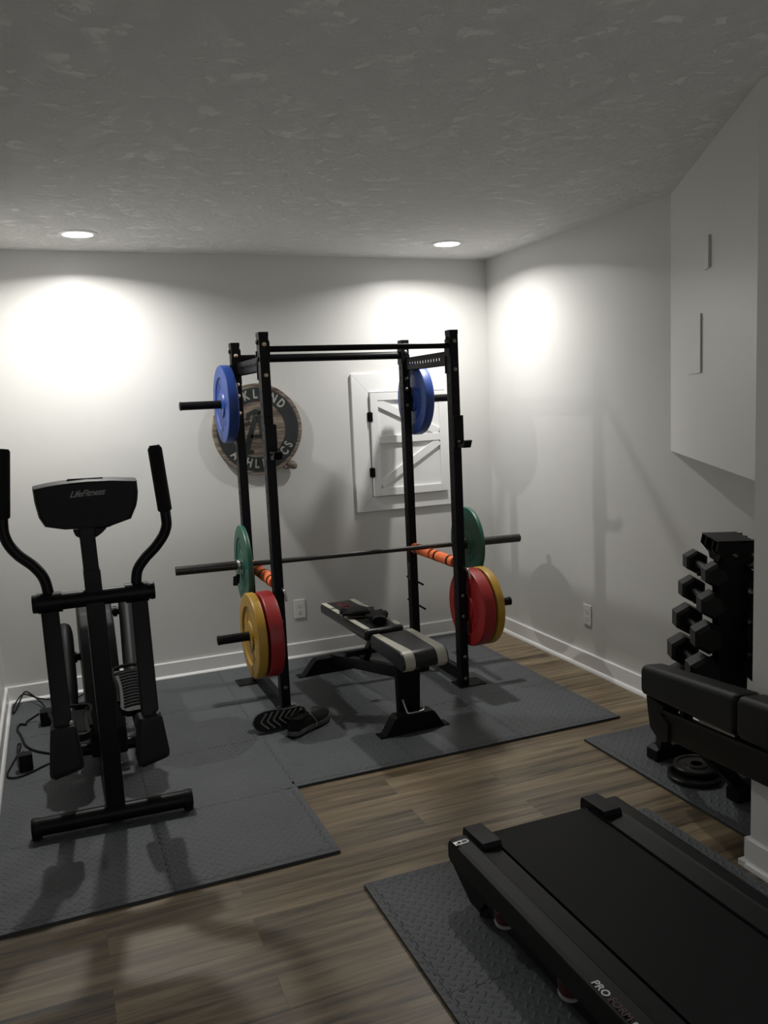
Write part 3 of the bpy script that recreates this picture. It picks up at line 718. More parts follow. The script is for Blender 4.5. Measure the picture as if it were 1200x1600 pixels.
# ---------------------------------------------------------------- training gloves on the bench
def glove(c, yaw, lab, flip=1):
    c = V(c); R3 = Matrix.Rotation(yaw, 3, 'Z'); P = lambda x, y, z: c + R3 @ V((x*flip*1.15, y*1.1, z*1.35))
    t = thing('training_glove', lab, 'glove', c, group='gloves on the bench')
    rings = []
    for (y, wd, zc, hh) in ((-.060, .030, .018, .017), (-.030, .036, .022, .021), (.005, .044, .024, .022), (.035, .046, .022, .018), (.050, .042, .020, .014)):
        rings.append([P(wd*math.cos(2*PI*k/16), y+.004*math.sin(3*k), zc+hh*math.sin(2*PI*k/16)*(1+.08*math.sin(5*k))) for k in range(16)])
    obj('palm', B().loft(rings), M['knit'], t, 60)
    for k in range(4):
        x = -.030+.020*k; L = .030+.006*(k in (1, 2))
        obj('finger', B().tube([P(x, .040, .021), P(x*1.05, .055+L*.5, .022+.006*(k % 2)), P(x*1.1, .050+L, .015+.005*(k % 2))], [.0105, .0105, .0098], 12, 3), M['knit'], t, 60)
        e0, e1 = P(x*1.1, .050+L, .015+.005*(k % 2)), P(x*1.12, .054+L, .0145+.005*(k % 2))
        obj('finger_hem', B().ring([(.0080, 0), (.0108, 0), (.0108, .005), (.0080, .005)], e0, e1-e0, 16), M['greyprint'], t)
    obj('thumb', B().tube([P(.034, -.010, .020), P(.052, .010, .022), P(.060, .030, .016)], [.013, .0115, .0105], 12, 3), M['knit'], t, 60)
    obj('wrist_strap', B().ring([(.0, 0)], c, (0, 0, 1)) if False else B().loft([[P((.034)*math.cos(2*PI*k/16), y, .019+.0175*math.sin(2*PI*k/16)) for k in range(16)] for y in (-.088, -.054)], cap=False), M['rubber'], t, 60)
glove((-1.400, -.930, .476), 1.35, 'black fingerless training glove on the bench pad, nearer the red script')
glove((-1.326, -1.082, .476), -.35, 'black fingerless training glove on the bench pad, nearer the seat', -1)

# ---------------------------------------------------------------- running shoes
def shoe(o, fwd, up, lab, L=.30):
    """o = heel centre at sole level, fwd = toe direction, up = from sole to ankle"""
    o, f, u = V(o), V(fwd).normalized(), V(up); u = (u-f*u.dot(f)).normalized(); r = f.cross(u)
    P = lambda x, y, z: o + f*(x*L) + r*y + u*z
    def hw(x):
        w_ = .034 + .015*max(0, min(1, (x-.15)/.5))**1.5 - .004*math.exp(-((x-.38)/.12)**2)
        if x < .14: w_ *= math.sqrt(max(.02, 1-((.14-x)/.14)**2))
        if x > .78: w_ *= math.sqrt(max(.02, 1-((x-.78)/.22)**2))
        return w_
    spring = lambda x: .022*max(0, (x-.72)/.28)**2 + .006*max(0, (.1-x)/.1)
    t = thing('running_shoe', lab, 'shoe', o, group='running shoes')
    X = [0, .006, .02, .045, .08, .13, .2, .3, .4, .5, .6, .7, .78, .84, .89, .93, .96, .982, .995, 1.0]
    def ringset(z0, z1, grow=0.0):
        out = []
        for x in X:
            w_ = max(.004, hw(x)+grow); s_ = spring(x)
            out.append([P(x, -w_, z0+s_), P(x, -w_-.003, (z0+z1)/2+s_), P(x, -w_, z1+s_), P(x, w_, z1+s_), P(x, w_+.003, (z0+z1)/2+s_), P(x, w_, z0+s_)])
        return out
    sole = obj('outsole', B().loft(ringset(0, .008)), M['rubber'], t, 35)
    b = B()
    for k in range(7):
        xc = .20 + k*.115
        for s in (-1, 1):
            w_ = hw(min(.9, xc-.06))*.84; s_ = spring(xc); q = []
            for (dx_, y) in ((0, 0), (-.125, s*w_)):
                q.append((xc+dx_, y))
            a_, c_ = P(q[0][0], 0, -.0006+spring(q[0][0])), P(q[1][0], q[1][1], -.0006+spring(q[1][0]))
            b.beam(a_, c_, .0062, .0020, f, 0)
    obj('tread_lines', b, M['greyprint'], sole, 0, label='pale chevron tread lines')
    obj('midsole', B().loft(ringset(.008, .030, .002)), M['midsole'], t, 50, label='shiny grey midsole')
    rings = []
    top = [(.0, .060), (.010, .078), (.03, .092), (.06, .097), (.12, .092), (.2, .084), (.3, .090), (.4, .099), (.5, .089), (.6, .075), (.7, .065), (.78, .060), (.85, .055), (.90, .050), (.94, .045), (.97, .039), (.99, .033), (1.0, .029)]
    for (x, h) in top:
        w_ = max(.004, hw(x)-.002); s_ = spring(x)
        narrow = .62 if x < .45 else .70
        rr = []
        for k in range(13):
            an = PI*k/12; rr.append(P(x*.985+.006, -w_*math.cos(an)*(1-(1-narrow)*math.sin(an)**1.5), .028+s_+(h-.028)*math.sin(an)**.75))
        rings.append(rr)
    upper = obj('upper', B().loft(rings), M['knit'], t, 60)
    b = B(); col = [(.035, 0, .096), (.07, .026, .094), (.16, .031, .087), (.27, .030, .090), (.36, .020, .099), (.40, 0, .103), (.36, -.020, .099), (.27, -.030, .090), (.16, -.031, .087), (.07, -.026, .094)]
    b.tube([P(*q) for q in col], .0062, 8, 4, closed=True); obj('collar', b, M['knit'], upper)
    b = B(); b.loft([[P(x, y*s, z) for (y, s) in ((.024, -1), (.012, -1), (0, 1), (.012, 1), (.024, 1))] for x, z in ((.08, .086), (.2, .080), (.33, .086))], cap=False); obj('lining', b, M['hole'], upper)
    b = B()
    for k in range(5):
        x = .44+k*.055; z = .094-.0105*k
        b.tube([P(x, -.026, z-.016), P(x+.02, 0, z+.0035), P(x+.012, .026, z-.016)], .0026, 6, 4)
    for s in (-1, 1):
        b.tube([P(.42, s*.006, .100), P(.40, s*.026, .104), P(.43, s*.044, .080), P(.50, s*.053, .040), P(.47, s*.054, .020)], .0022, 6, 5)
    obj('laces', b, M['greyprint'], upper)
    return t
shoe((-1.792, -1.174, .079), (-.27, -.040, -.004), (.12, .95, -.22), 'black running shoe lying on its side showing the chevron sole', .285)
shoe((-1.930, -1.330, TH+.002), (.26, .185, 0), (0, 0, 1), 'black running shoe standing upright with a shiny grey midsole', .315)

# ---------------------------------------------------------------- elliptical trainer
ell = thing('elliptical_trainer', 'black elliptical trainer seen from its front, by the left wall', 'elliptical', (-2.80, -1.15, TH))
EB = M['frameblack']
b = B().cyl((-3.100, -1.826, .060), (-2.512, -1.848, .060), .036, n=28)
obj('front_stabilizer', b, EB, ell)
for (x0_, x1_) in ((-3.118, -3.085), (-2.530, -2.494)):
    yy = -1.8262-.022*(x0_+3.1)/.588
    b = B().lathe([(0, 0), (.034, 0), (.0385, .006), (.0385, x1_-x0_-.006), (.034, x1_-x0_), (0, x1_-x0_)], (x0_, yy, .060), (1, -.037, 0), 28)
    cap = obj('end_cap', b, M['plastic'], ell)
    obj('leveling_foot', B().lathe([(0, 0), (.020, 0), (.020, .008), (.008, .012), (.008, .03), (0, .03)], ((x0_+x1_)/2, yy, TH+.0005), (0, 0, 1), 16), M['rubber'], cap)
b = B().beam((-2.797, -1.815, .055), (-2.805, -1.785, .965), .072, .080, (1, 0, 0), .006)
col = obj('column', b, EB, ell)
b = B().beam((-2.805, -1.785, .960), (-2.812, -1.785, 1.250), .058, .066, (1, 0, 0), .005); b.beam((-2.8045, -1.785, .955), (-2.8065, -1.785, 1.06), .064, .072, (1, 0, 0), .004)
obj('mast', b, EB, ell)
obj('bolt_head', B().lathe([(0, 0), (.008, 0), (.005, .006), (0, .006)], (-2.763, -1.80, .245), (1, 0, 0), 12), M['bolt'], col)
# console with its back to the camera
OUT = [(-2.993, 1.396), (-2.950, 1.403), (-2.907, 1.408), (-2.850, 1.4115), (-2.795, 1.413), (-2.701, 1.410), (-2.607, 1.400), (-2.606, 1.354), (-2.610, 1.325), (-2.617, 1.298), (-2.641, 1.249), (-2.712, 1.229), (-2.728, 1.223), (-2.891, 1.229), (-2.961, 1.246), (-2.980, 1.283), (-2.990, 1.343)]
cx = -2.80
def cring(k, y, dz=0): return [(cx+(x-cx)*k, y, 1.32+(z-1.32)*k+dz) for x, z in OUT]
b = B().loft([cring(.90, -1.822), cring(.97, -1.818), cring(1, -1.806), cring(1, -1.755, .006), cring(.96, -1.735, .010)])
con = obj('console', b, M['plastic'], ell, 35)
b = B().prism([(-.062, 1.224), (.068, 1.224), (.045, 1.202), (.022, 1.187), (-.035, 1.187), (-.055, 1.200)], (cx, -1.808, 0), (1, 0, 0), (0, 0, 1), (0, .05, 0), bevel=.006)
obj('console_neck', b, M['plastic'], con)
b = B().prism([(-.07, 0), (.07, 0), (.066, .006), (-.062, .008)], (cx+.0, -1.772, 1.413), (1, 0, 0), (0, 0, 1), (0, .025, 0)); obj('reading_rack', b, M['plastic'], con)
b = B().text('LifeFitness', .034, (-2.799, -1.8235, 1.365), (1, 0, .03), (0, 0, 1), .0005, .0006, shear=.45, spacing=.92); obj('lettering', b, M['greyprint'], con, 0, label='grey italic lettering')
# pivot bar
b = B().cyl((-3.035, -1.795, .948), (-2.573, -1.800, .948), .0335, n=28)
for x_ in (-3.035, -2.593): b.lathe([(0, 0), (.033, 0), (.0362, .005), (.0362, .018), (.033, .020), (0, .020)], (x_, -1.797, .948), (1, 0, 0), 28)
obj('pivot_bar', b, EB, ell)
# handle arms
def arm(path, lower, boot, xoff):
    b = B().tube(path, [.021]*len(path), 14, 5); a_ = obj('handle', b, EB, ell)
    b = B().lathe([(0, 0), (.022, 0), (.0285, .006), (.0285, .255), (.023, .264), (0, .266)], path[1], V(path[0])-V(path[1]), 24); obj('foam_grip', b, M['foam'], a_)
    b = B().cyl((path[-1][0]-.045, -1.796, .948), (path[-1][0]+.045, -1.798, .948), .040, n=28); obj('pivot_sleeve', b, EB, a_)
    b = B().beam(lower[0], lower[1], .066, .045, (1, 0, 0), .006, 1.0); low = obj('lower_arm', b, EB, a_)
    c_ = V(boot); rings = []
    for (dz, wx, wy) in ((.095, .040, .040), (.085, .046, .046), (-.060, .062, .055), (-.080, .060, .052), (-.088, .052, .046)):
        rings.append([c_+V((sx_*wx*k_[0], sy_*wy*k_[1], dz+(.010*sx_ if dz < -.05 else 0))) for sx_, sy_, k_ in ((-1, -1, (.8, 1)), (-1, -1, (1, .8)), (-1, 1, (1, .8)), (-1, 1, (.8, 1)), (1, 1, (.8, 1)), (1, 1, (1, .8)), (1, -1, (1, .8)), (1, -1, (.8, 1)))])
    obj('joint_boot', B().loft(rings), M['softplastic'], low, 35)
    obj('bolt_head', B().lathe([(0, 0), (.009, 0), (.006, .006), (0, .006)], c_+V((.030, -.030, .108)), (0, -1, .2), 12), M['bolt'], low)
arm([(-3.086, -1.79, 1.530), (-3.108, -1.79, 1.290), (-3.103, -1.79, 1.210), (-3.070, -1.79, 1.150), (-3.015, -1.79, 1.095), (-2.982, -1.79, 1.040), (-2.970, -1.79, .960)],
    ((-2.974, -1.785, .935), (-2.966, -1.925, .470)), (-2.966, -1.935, .402), 0)
arm([(-2.527, -1.79, 1.534), (-2.505, -1.79, 1.265), (-2.509, -1.79, 1.190), (-2.548, -1.79, 1.130), (-2.600, -1.79, 1.080), (-2.634, -1.79, 1.030), (-2.643, -1.79, .955)],
    ((-2.636, -1.785, .935), (-2.642, -1.925, .455)), (-2.646, -1.935, .385), 0)
# drive housing, crank levers and pedals
cy, cz, cr = -.760, .405, .330
OUTH = [(cy+cr*math.cos(a), cz+cr*math.sin(a)) for a in [math.radians(d) for d in range(-60, 151, 15)]] + [(-1.20, .30), (-1.27, .20), (-1.27, .075), (-.60, .075)]
b = B().prism(OUTH, (-2.862, 0, 0), (0, 1, 0), (0, 0, 1), (.166, 0, 0), bevel=.014)
hs = obj('drive_housing', b, M['plastic'], ell, 40)
b = B().beam((-2.800, -.97, .727), (-2.760, -.965, .731), .004, .02, (0, 1, 0), 0); obj('vent_mark', b, M['hole'], hs, 0)
b = B().beam((-2.795, -1.82, .062), (-2.790, -.50, .055), .070, .070, (1, 0, 0), .006); obj('spine', b, EB, ell)
b = B().cyl((-2.905, -1.205, .105), (-2.640, -1.225, .105), .030, n=24); obj('cross_tube', b, EB, ell)
b = B().span((-3.092, -.535, TH+.002), (-2.485, -.455, .092), bevel=.006); obj('rear_stabilizer', b, EB, ell)
def lever(pts, pin, pin_in, ped, pw):
    b = B().tube(pts, [.036, .042, .042, .034, .026, .026], 16, 4); lv = obj('pedal_lever', b, M['plastic'], ell)
    b = B().cyl(pin, pin_in, .019, n=20); b.cyl(V(pin)*.6+V(pin_in)*.4, V(pin)*.3+V(pin_in)*.7, .028, n=20); obj('crank_pin', b, EB, lv)
    x0_, x1_, yf_, zf_, yb_, zb_ = ped; u_ = V((0, yb_-yf_, zb_-zf_)); L = u_.length; u_.normalize(); n_ = V((1, 0, 0)).cross(u_); wd = x1_-x0_
    o_ = V((x0_, yf_, zf_))
    outl = [(.035, 0), (wd-.035, 0), (wd-.012, .018), (wd, .06), (wd-.004, L*.55), (wd, L*.85), (wd-.008, L), (.004, L), (0, L*.85), (.012, L*.55), (0, .06), (.012, .018)]
    b = B().prism(outl, o_ - n_*.038, (1, 0, 0), u_, n_*.034, bevel=.004); pd = obj('pedal', b, M['plastic'], lv, 35)
    b = B()
    for k in range(int(L/.0205)-2):
        s_ = .030+k*.0205; m_ = .020+.010*math.sin(PI*s_/L)
        pts_ = [o_ + V((m_+(wd-2*m_)*q, 0, 0)) + u_*(s_+.010*math.sin(PI*q)) + n_*-.0025 for q in (0, .25, .5, .75, 1)]
        b.tube(pts_, .0055, 6, 2)
    obj('tread_ribs', b, M['greyprint'] if False else M['pedal'], pd, 60)
    b = B().tube([o_+V((0, 0, 0))+V((.003, 0, 0))+u_*.06+n_*.004, o_+V((.008, 0, 0))+u_*(L*.55)+n_*.012, o_+V((.004, 0, 0))+u_*(L-.01)+n_*.016, o_+V((wd-.004, 0, 0))+u_*(L-.01)+n_*.016, o_+V((wd-.004, 0, 0))+u_*(L*.55)+n_*.012, o_+V((wd-.003, 0, 0))+u_*.06+n_*.004], .008, 8, 4)
    obj('pedal_rim', b, M['foam'], pd)
lever([(-2.612, -.69, .735), (-2.614, -.77, .690), (-2.638, -1.12, .480), (-2.650, -1.32, .370), (-2.652, -1.60, .300), (-2.650, -1.90, .360)], (-2.640, -.735, .640), (-2.70, -.735, .640), (-2.735, -2.580, -1.500, .358, -1.235, .472), 0)
lever([(-2.930, -.71, .575), (-2.930, -.79, .535), (-2.934, -1.02, .340), (-2.938, -1.16, .245), (-2.945, -1.52, .235), (-2.964, -1.90, .365)], (-2.925, -.755, .430), (-2.86, -.755, .430), (-3.020, -2.852, -1.500, .292, -1.190, .300), 0)

# ---------------------------------------------------------------- power adapter and cords by the left wall
zc = TH+.006
t = thing('power_adapter', 'small black plug-in power adapter lying near the left wall', 'power adapter', (-3.155, -1.085, TH))
obj('adapter_body', B().box((-3.155, -1.085, TH+.0415), (.062, .055, .080), (0, 0, .12), bevel=.006), M['plastic'], t)
b = B().tube([(-3.160, -1.060, TH+.080), (-3.180, -1.02, .070), (-3.191, -.91, .045), (-3.200, -.80, zc), (-3.199, -.745, zc), (-3.186, -.745, zc), (-3.187, -.80, zc+.006), (-3.192, -.875, zc+.006), (-3.214, -.977, zc), (-3.236, -1.100, zc), (-3.230, -1.150, zc), (-3.205, -1.172, zc), (-3.172, -1.166, zc), (-3.120, -1.133, zc), (-3.080, -1.097, zc), (-3.02, -1.06, zc), (-2.93, -1.04, zc), (-2.850, -1.02, zc)], .0042, 8, 6)
obj('cord', b, M['rubber'], t)
b = B().tube([(-3.098, -.430, .055), (-3.139, -.418, .030), (-3.165, -.425, zc), (-3.168, -.462, zc), (-3.196, -.443, zc), (-3.209, -.513, zc), (-3.188, -.623, zc), (-3.176, -.704, zc), (-3.163, -.775, zc), (-3.133, -.849, zc), (-3.083, -.915, zc), (-3.02, -.965, zc), (-2.93, -.970, zc), (-2.85, -.940, zc)], .0055, 8, 6)
obj('power_cord', b, M['rubber'], ell)
zc = TH+.010
b = B().tube([(-3.060, -.300, zc), (-3.085, -.190, .035), (-3.140, -.075, .060), (-3.175, -.055, .075), (-3.200, -.095, .045), (-3.222, -.180, zc), (-3.236, -.240, zc), (-3.240, -.170, zc), (-3.218, -.105, .045), (-3.180, -.055, .062), (-3.095, -.085, .03), (-3.00, -.130, zc), (-2.90, -.150, zc), (-2.82, -.09, .032), (-2.74, -.06, .05)], .0045, 8, 6)
obj('power_cord', b, M['rubber'], ell)

# ---------------------------------------------------------------- treadmill
tm = thing('treadmill', 'black treadmill deck in the foreground with a dark belt', 'treadmill', (-1.450, -3.6, TH))
YB, YN = -2.858, -4.46
def rail(side):
    xo = -1.797 if side < 0 else -1.103; s = 1 if side < 0 else -1
    P = lambda a: xo + s*a
    prof = [(.000, .125), (.000, .180), (.006, .194), (.018, .2005), (.062, .2005), (.070, .196), (.136, .189), (.139, .183), (.139, .125)]
    rings = []
    for y, f, dz in ((YB, .80, 0), (YB-.012, .97, 0), (YB-.03, 1, 0), (YN, 1, 0)):
        rings.append([(P(a), y, .19+(z-.19)*f) for a, z in prof])
    b = B().loft(rings); rl = obj('foot_rail', b, M['softplastic'], tm, 28)
    b = B().prism([(YB-.004, .150), (YB-.004, .128), (YB-.075, .085), (YB-.14, .050), (YB-.20, .050), (YB-.24, .100), (YB-.36, .118), (YB-.36, .150)], (P(.004), 0, 0), (0, 1, 0), (0, 0, 1), (s*.125, 0, 0), bevel=.003)
    obj('rear_skirt', b, M['plastic'], rl, 28)
    b = B().lathe([(0, 0), (.024, 0), (.024, .030), (.015, .034), (0, .034)], (P(.05), YB-.17, TH+.0005), (0, 0, 1), 20); obj('rubber_foot', b, M['rubber'], rl)
    b = B().span((P(.030), YB-.20, .052), (P(.060), YN, .098), bevel=.002); obj('frame_rail', b, M['frameblack'], rl)
    for y in (-3.185, -3.525, -3.90):
        b = B().lathe([(0, 0), (.024, 0), (.031, .012), (.034, .044), (0, .044)], (P(.028), y, .083), (0, 0, 1), 24); cu_ = obj('deck_cushion', b, M['darkred'], rl, label='dark red deck cushion')
        obj('cushion_ring', B().ring([(.026, 0), (.031, 0), (.0335, .010), (.028, .010)], (P(.028), y, .080), (0, 0, 1), 24), M['silver'], cu_)
    # end bracket over the inner edge
    b = B().prism([(YB+.034, .155), (YB+.034, .196), (YB+.026, .212), (YB-.110, .217), (YB-.118, .205), (YB-.118, .192), (YB-.02, .192), (YB-.01, .155)], (P(.072), 0, 0), (0, 1, 0), (0, 0, 1), (s*.070, 0, 0), bevel=.003)
    obj('end_bracket', b, M['plastic'], rl, 30)
    return rl
rl = rail(-1); rail(1)
b = B().prism([(-.026, -.011), (.020, -.011), (.026, -.006), (.026, .006), (.022, .011), (-.026, .011)], (-1.768, YB-.042, .2006), (1, .08, 0), (-.08, 1, 0), (0, 0, .0008)); bd_ = obj('badge', b, M['silver'], rl, 0)
b = B().prism([(-.014, -.006), (-.002, -.006), (-.002, .005), (-.014, .005)], (-1.768, YB-.042, .2013), (1, .08, 0), (-.08, 1, 0), (0, 0, .0006)); b.prism([(-.022, -.008), (-.016, -.008), (-.016, -.003), (-.022, -.003)], (-1.768, YB-.042, .2013), (1, .08, 0), (-.08, 1, 0), (0, 0, .0006)); obj('badge_print', b, M['rubber'], bd_, 0)
b = B().prism([(.000, -.007), (.022, -.007), (.022, .007), (.003, .007)], (-1.768, YB-.042, .2013), (1, .08, 0), (-.08, 1, 0), (0, 0, .0006)); obj('badge_print', b, M['darkred'], bd_, 0)
# lettering along the outer edge of the left rail
b = B().text('PRO', .030, (-1.777, -3.672, .2011), (0, -1, 0), (1, 0, 0), .0003, .0008, spacing=1.05); obj('lettering', b, M['white'], rl, 0, label='white printed letters')
b = B().text('FORM', .030, (-1.777, -3.750, .2011), (0, -1, 0), (1, 0, 0), .0003, .0008, spacing=1.0); obj('lettering', b, M['darkred'], rl, 0, label='dark red printed letters')
b = B().prism([(-.006, 0), (.006, 0), (.006, .105), (-.006, .105)], (-1.776, -3.800, .2008), (1, 0, 0), (0, -1, 0), (0, 0, .0005)); obj('printed_strip', b, M['white'], rl, 0, label='white printed strip')
# belt around the rear roller
Zb, rb, yc = .186, .028, YB-.012
path = [(YN, Zb), (yc, Zb)] + [(yc+rb*math.sin(a), Zb-rb+rb*math.cos(a)) for a in [k*PI/10 for k in range(1, 11)]] + [(YN, Zb-2*rb)]
inner = [(yy, zz) for yy, zz in [(YN, Zb-2*rb+.003)]+[(yc+(rb-.003)*math.sin(a), Zb-rb+(rb-.003)*math.cos(a)) for a in [k*PI/10 for k in range(10, 0, -1)]]+[(yc, Zb-.003), (YN, Zb-.003)]]
b = B().prism(path+inner, (-1.648, 0, 0), (0, 1, 0), (0, 0, 1), (.396, 0, 0)); obj('walking_belt', b, M['belt'], tm, 30)
obj('rear_roller', B().cyl((-1.655, yc, Zb-rb), (-1.245, yc, Zb-rb), rb-.0036), M['steel'], tm)
obj('deck_board', B().span((-1.645, YN, Zb-.030), (-1.255, yc-.05, Zb-.0045)), M['plastic'], tm)
b = B().loft([[(x, y, z) for x, z in ((-1.80, .06), (-1.80, h_*.7), (-1.72, h_), (-1.18, h_), (-1.10, h_*.7), (-1.10, .06))] for y, h_ in ((-4.42, .20), (-4.47, .27), (-4.66, .29), (-4.78, .22), (-4.80, .12))]); obj('motor_hood', b, M['plastic'], tm, 35)

# ---------------------------------------------------------------- dumbbell rack in the alcove
RC = V((-.248, -2.515, TH)); RA = math.radians(-27)
rf = V((math.sin(RA), -math.cos(RA), 0)); rr_ = V((-rf.y, rf.x, 0))      # rf towards the room, rr_ to its right
def Wr(a, d, z): return V((RC.x, RC.y, 0)) + rr_*a + rf*d + V((0, 0, z))
dr = thing('dumbbell_rack', 'black A-frame dumbbell tower rack against the right wall', 'dumbbell rack', RC)
TIERS = [(.893, .108, .104, .048), (.768, .122, .100, .053), (.630, .140, .094, .061), (.485, .158, .088, .064), (.345, .165, .088, .064)]    # height, offset left, offset right, head radius
def tree_prof():
    R = [(.085, 1.018), (.092, .985), (.050, .930)]; L_ = [(-.085, 1.018), (-.092, .985), (-.050, .930)]
    for (z, a, ar, h) in TIERS:
        R += [(.058, z-.002), (ar+.018, z-.034), (ar+.016, z-.046), (.060, z-.058)]
        L_ += [(-.058, z-.002), (-a-.018, z-.034), (-a-.016, z-.046), (-.060, z-.058)]
    R += [(.075, .28), (.100, TH+.02), (.100, TH+.001), (.060, TH+.001), (.040, .28)]
    L_ += [(-.075, .28), (-.100, TH+.02), (-.100, TH+.001), (-.060, TH+.001), (-.040, .28)]
    return R + L_[::-1]
for d in (.050, -.050):
    p_ = obj('side_plate', B().prism(tree_prof(), Wr(0, d-.003, 0), rr_, (0, 0, 1), rf*.006), M['frameblack'], dr, 20)
    d = .115 if d > 0 else -.115
    p_ = obj('top_bracket', B().prism([(-.085, 1.020), (-.092, .985), (-.046, .925), (.046, .925), (.092, .985), (.085, 1.020)], Wr(0, d-.003, 0), rr_, (0, 0, 1), rf*.006), M['frameblack'], dr, 20)
    for a in (-.015, .06):
        o_ = Wr(a, d+.003 if d > 0 else d-.003, .965); obj('bolt_head', B().lathe([(0, 0), (.012, 0), (.011, .004), (.006, .009), (0, .010)], o_, rf if d > 0 else -rf, 16), M['bolt'], p_)
b = B().prism([(-.085, -.118), (.060, -.118), (.060, .118), (-.085, .118)], Wr(0, 0, 1.022), rr_, rf, (0, 0, .004)); obj('top_tray', b, M['frameblack'], dr, 0)
b = B().prism([(-.060, .925), (.060, .925), (.115, .985), (.115, 1.015), (-.115, 1.015), (-.115, .985)], Wr(-.068, 0, 0), rf, (0, 0, 1), rr_*.004); pl_ = obj('end_plate', b, M['frameblack'], dr, 0)
obj('bolt_head', B().lathe([(0, 0), (.012, 0), (.011, .004), (.006, .009), (0, .010)], Wr(-.068, .045, .975), -rr_, 16), M['bolt'], pl_)
for z in (.14, .36): obj('cross_brace', B().beam(Wr(0, -.049, z), Wr(0, .049, z), .10, .03, rr_), M['frameblack'], dr)
places = ['topmost', 'second from the top', 'third from the top', 'fourth from the top', 'lowest']
for s, sd in ((-1, 'left'), (1, 'right')):
    for k, (z, al, ar, h) in enumerate(TIERS):
        a = al if s < 0 else ar
        if s > 0 and k == 4: continue
        o_ = Wr(s*a, 0, z); L = .094+.006*k
        t = thing('hex_dumbbell', '%s black hex dumbbell on the %s side of the tower rack' % (places[k], sd), 'dumbbell', o_, group='hex dumbbells on the tower rack')
        obj('handle', B().tube([o_-rf*(.110), o_, o_+rf*(.110)], [.014, .0165, .014], 14, 4), M['steel'] if False else M['iron'], t)
        for e in (-1, 1):
            c_ = o_ + rf*(e*(.100+L/2)); hx = []
            for (q, f) in ((-L/2, .78), (-L/2+.012, 1), (L/2-.016, 1), (L/2, .74)):
                hx.append([c_ + rf*(e*q) + (rr_*math.cos(PI/6+PI/3*m)+V((0, 0, 1))*math.sin(PI/6+PI/3*m))*(h*1.08*f) for m in range(6)])
            obj('hex_head', B().loft(hx), M['hexrubber'], t, 20)

# ---------------------------------------------------------------- folded bench in the foreground of the alcove
F0, F1 = V((-.695, -2.470, 0)), V((-.965, -3.400, 0)); fd = (F1-F0).normalized(); FL = (F1-F0).length; fr_ = V((-fd.y, fd.x, 0))
if fr_.x < 0: fr_ = -fr_
def Wf(q, a, z): return F0 + fd*(q*FL) + fr_*a + V((0, 0, z))           # q 0..1 along, a to the right, z
fb = thing('folded_bench', 'black padded bench folded on its side in front of the dumbbell rack', 'bench', (-.56, -2.6, TH))
def pad(q0, q1, z0a, z1a, z0b, z1b, name):
    b = B(); rings = []
    for k, (q, ins) in enumerate(((q0, .020), (q0+.012, .005), (q0+.03, 0), (q1-.02, 0), (q1-.006, .005), (q1, .018))):
        f = (q-q0)/(q1-q0); lo, hi = z0a+(z0b-z0a)*f+ins, z1a+(z1b-z1a)*f-ins; a0, a1 = ins, .106-ins; r = .024
        ring = []
        for (ca, cz_, st) in ((a1-r, hi-r, 0), (a0+r, hi-r, PI/2), (a0+r, lo+r, PI), (a1-r, lo+r, 1.5*PI)):
            for m in range(5): an = st+m*PI/8; ring.append(Wf(q, ca+r*math.cos(an), cz_+r*math.sin(an)))
        rings.append(ring)
    return obj(name, B().loft(rings), M['vinylmat'], fb, 50)
pad(0, .800, .390, .520, .512, .660, 'back_pad'); pad(.806, 1.03, .513, .661, .547, .700, 'seat_pad')
b = B().beam(Wf(.10, .055, .300), Wf(1.03, .055, .475), .050, .105, fr_, .006); bm_ = obj('main_beam', b, M['frameblack'], fb)
b = B().beam(Wf(.14, .026, .368), Wf(1.02, .026, .528), .006, .012, fr_, .001); obj('beam_edge', b, M['softplastic'], bm_)
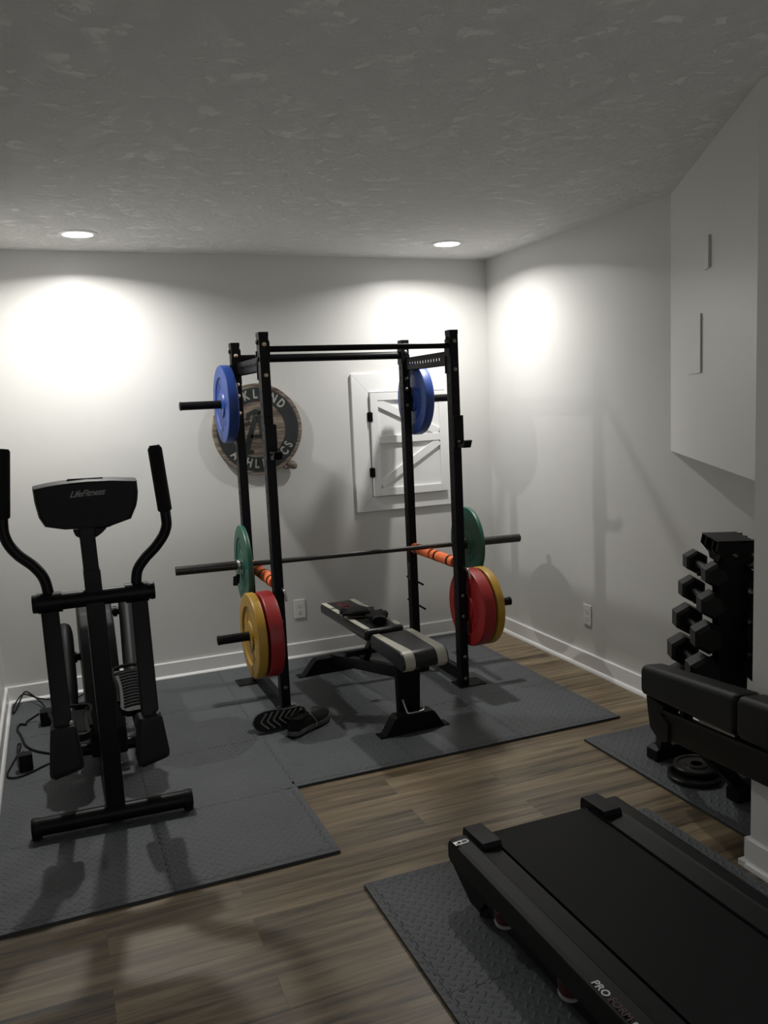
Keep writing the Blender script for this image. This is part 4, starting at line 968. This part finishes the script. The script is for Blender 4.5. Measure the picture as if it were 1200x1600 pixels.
b = B().prism([(.02, .395), (.20, .400), (.17, .36), (.24, .34), (.24, .27), (.16, .235), (.06, .262), (.035, .33)], Wf(0, .02, 0), fd*FL, (0, 0, 1), fr_*.08, bevel=.006); obj('hinge_bracket', b, M['plastic'], fb)
b = B().beam(Wf(.50, .030, .455), Wf(.76, .030, .500), .010, .012, fr_, .001); obj('steel_link', b, M['steel'], fb)
for (yy, xa) in ((-2.345, -.530), (-2.800, -.505)):
    b = B().prism([(xa, TH+.001), (xa, .062), (xa+.03, .076), (-.22, .076), (-.22, TH+.001)], (0, yy-.035, 0), (1, 0, 0), (0, 0, 1), (0, .07, 0), bevel=.005); ft = obj('foot_bar', b, M['plastic'], fb)
b = B().beam((-.47, -2.350, .06), (-.655, -2.58, .285), .05, .05, (1, 0, 0)); b.ball((-.485, -2.40, .095), .018); obj('strut', b, M['frameblack'], fb)
b = B().beam((-.46, -2.800, .06), (-.735, -2.82, .34), .05, .05, (0, 1, 0)); obj('strut', b, M['frameblack'], fb)
for q, z0_, z1_ in ((.32, .34, .46), (.82, .43, .54)): obj('pad_post', B().beam(Wf(q, .06, z0_), Wf(q, .06, z1_), .04, .04, fr_), M['frameblack'], fb)

# iron plates lying on the mat
def iron(c, tilt, R, lab):
    c = V(c); ax = V((tilt[0], tilt[1], 1)); h = .011
    t = thing('iron_plate', lab, 'weight plate', c, group='small iron plates on the alcove mat')
    prof = [(.026, -h), (.045, -h), (.050, -h+.005), (R-.022, -h+.005), (R-.016, -h), (R-.004, -h), (R, -h+.005)]
    obj('plate_disc', B().ring(prof+[(r, -z) for r, z in prof[::-1]], c, ax, 48), M['iron'], t, 35)
    u, v, a = frame(ax); obj('hub_ring', B().ring([(.0255, -h-.001), (.034, -h-.001), (.034, h+.001), (.0255, h+.001)], c, ax, 32), M['iron'], t)
    return u, v, a
iron((-.488, -2.570, TH+.0125), (0, 0), .112, 'small black iron plate flat on the alcove mat, under the other one')
u, v, a = iron((-.455, -2.545, TH+.0355), (-.0, -.0), .098, 'small black iron plate resting on top of another, below the folded bench')
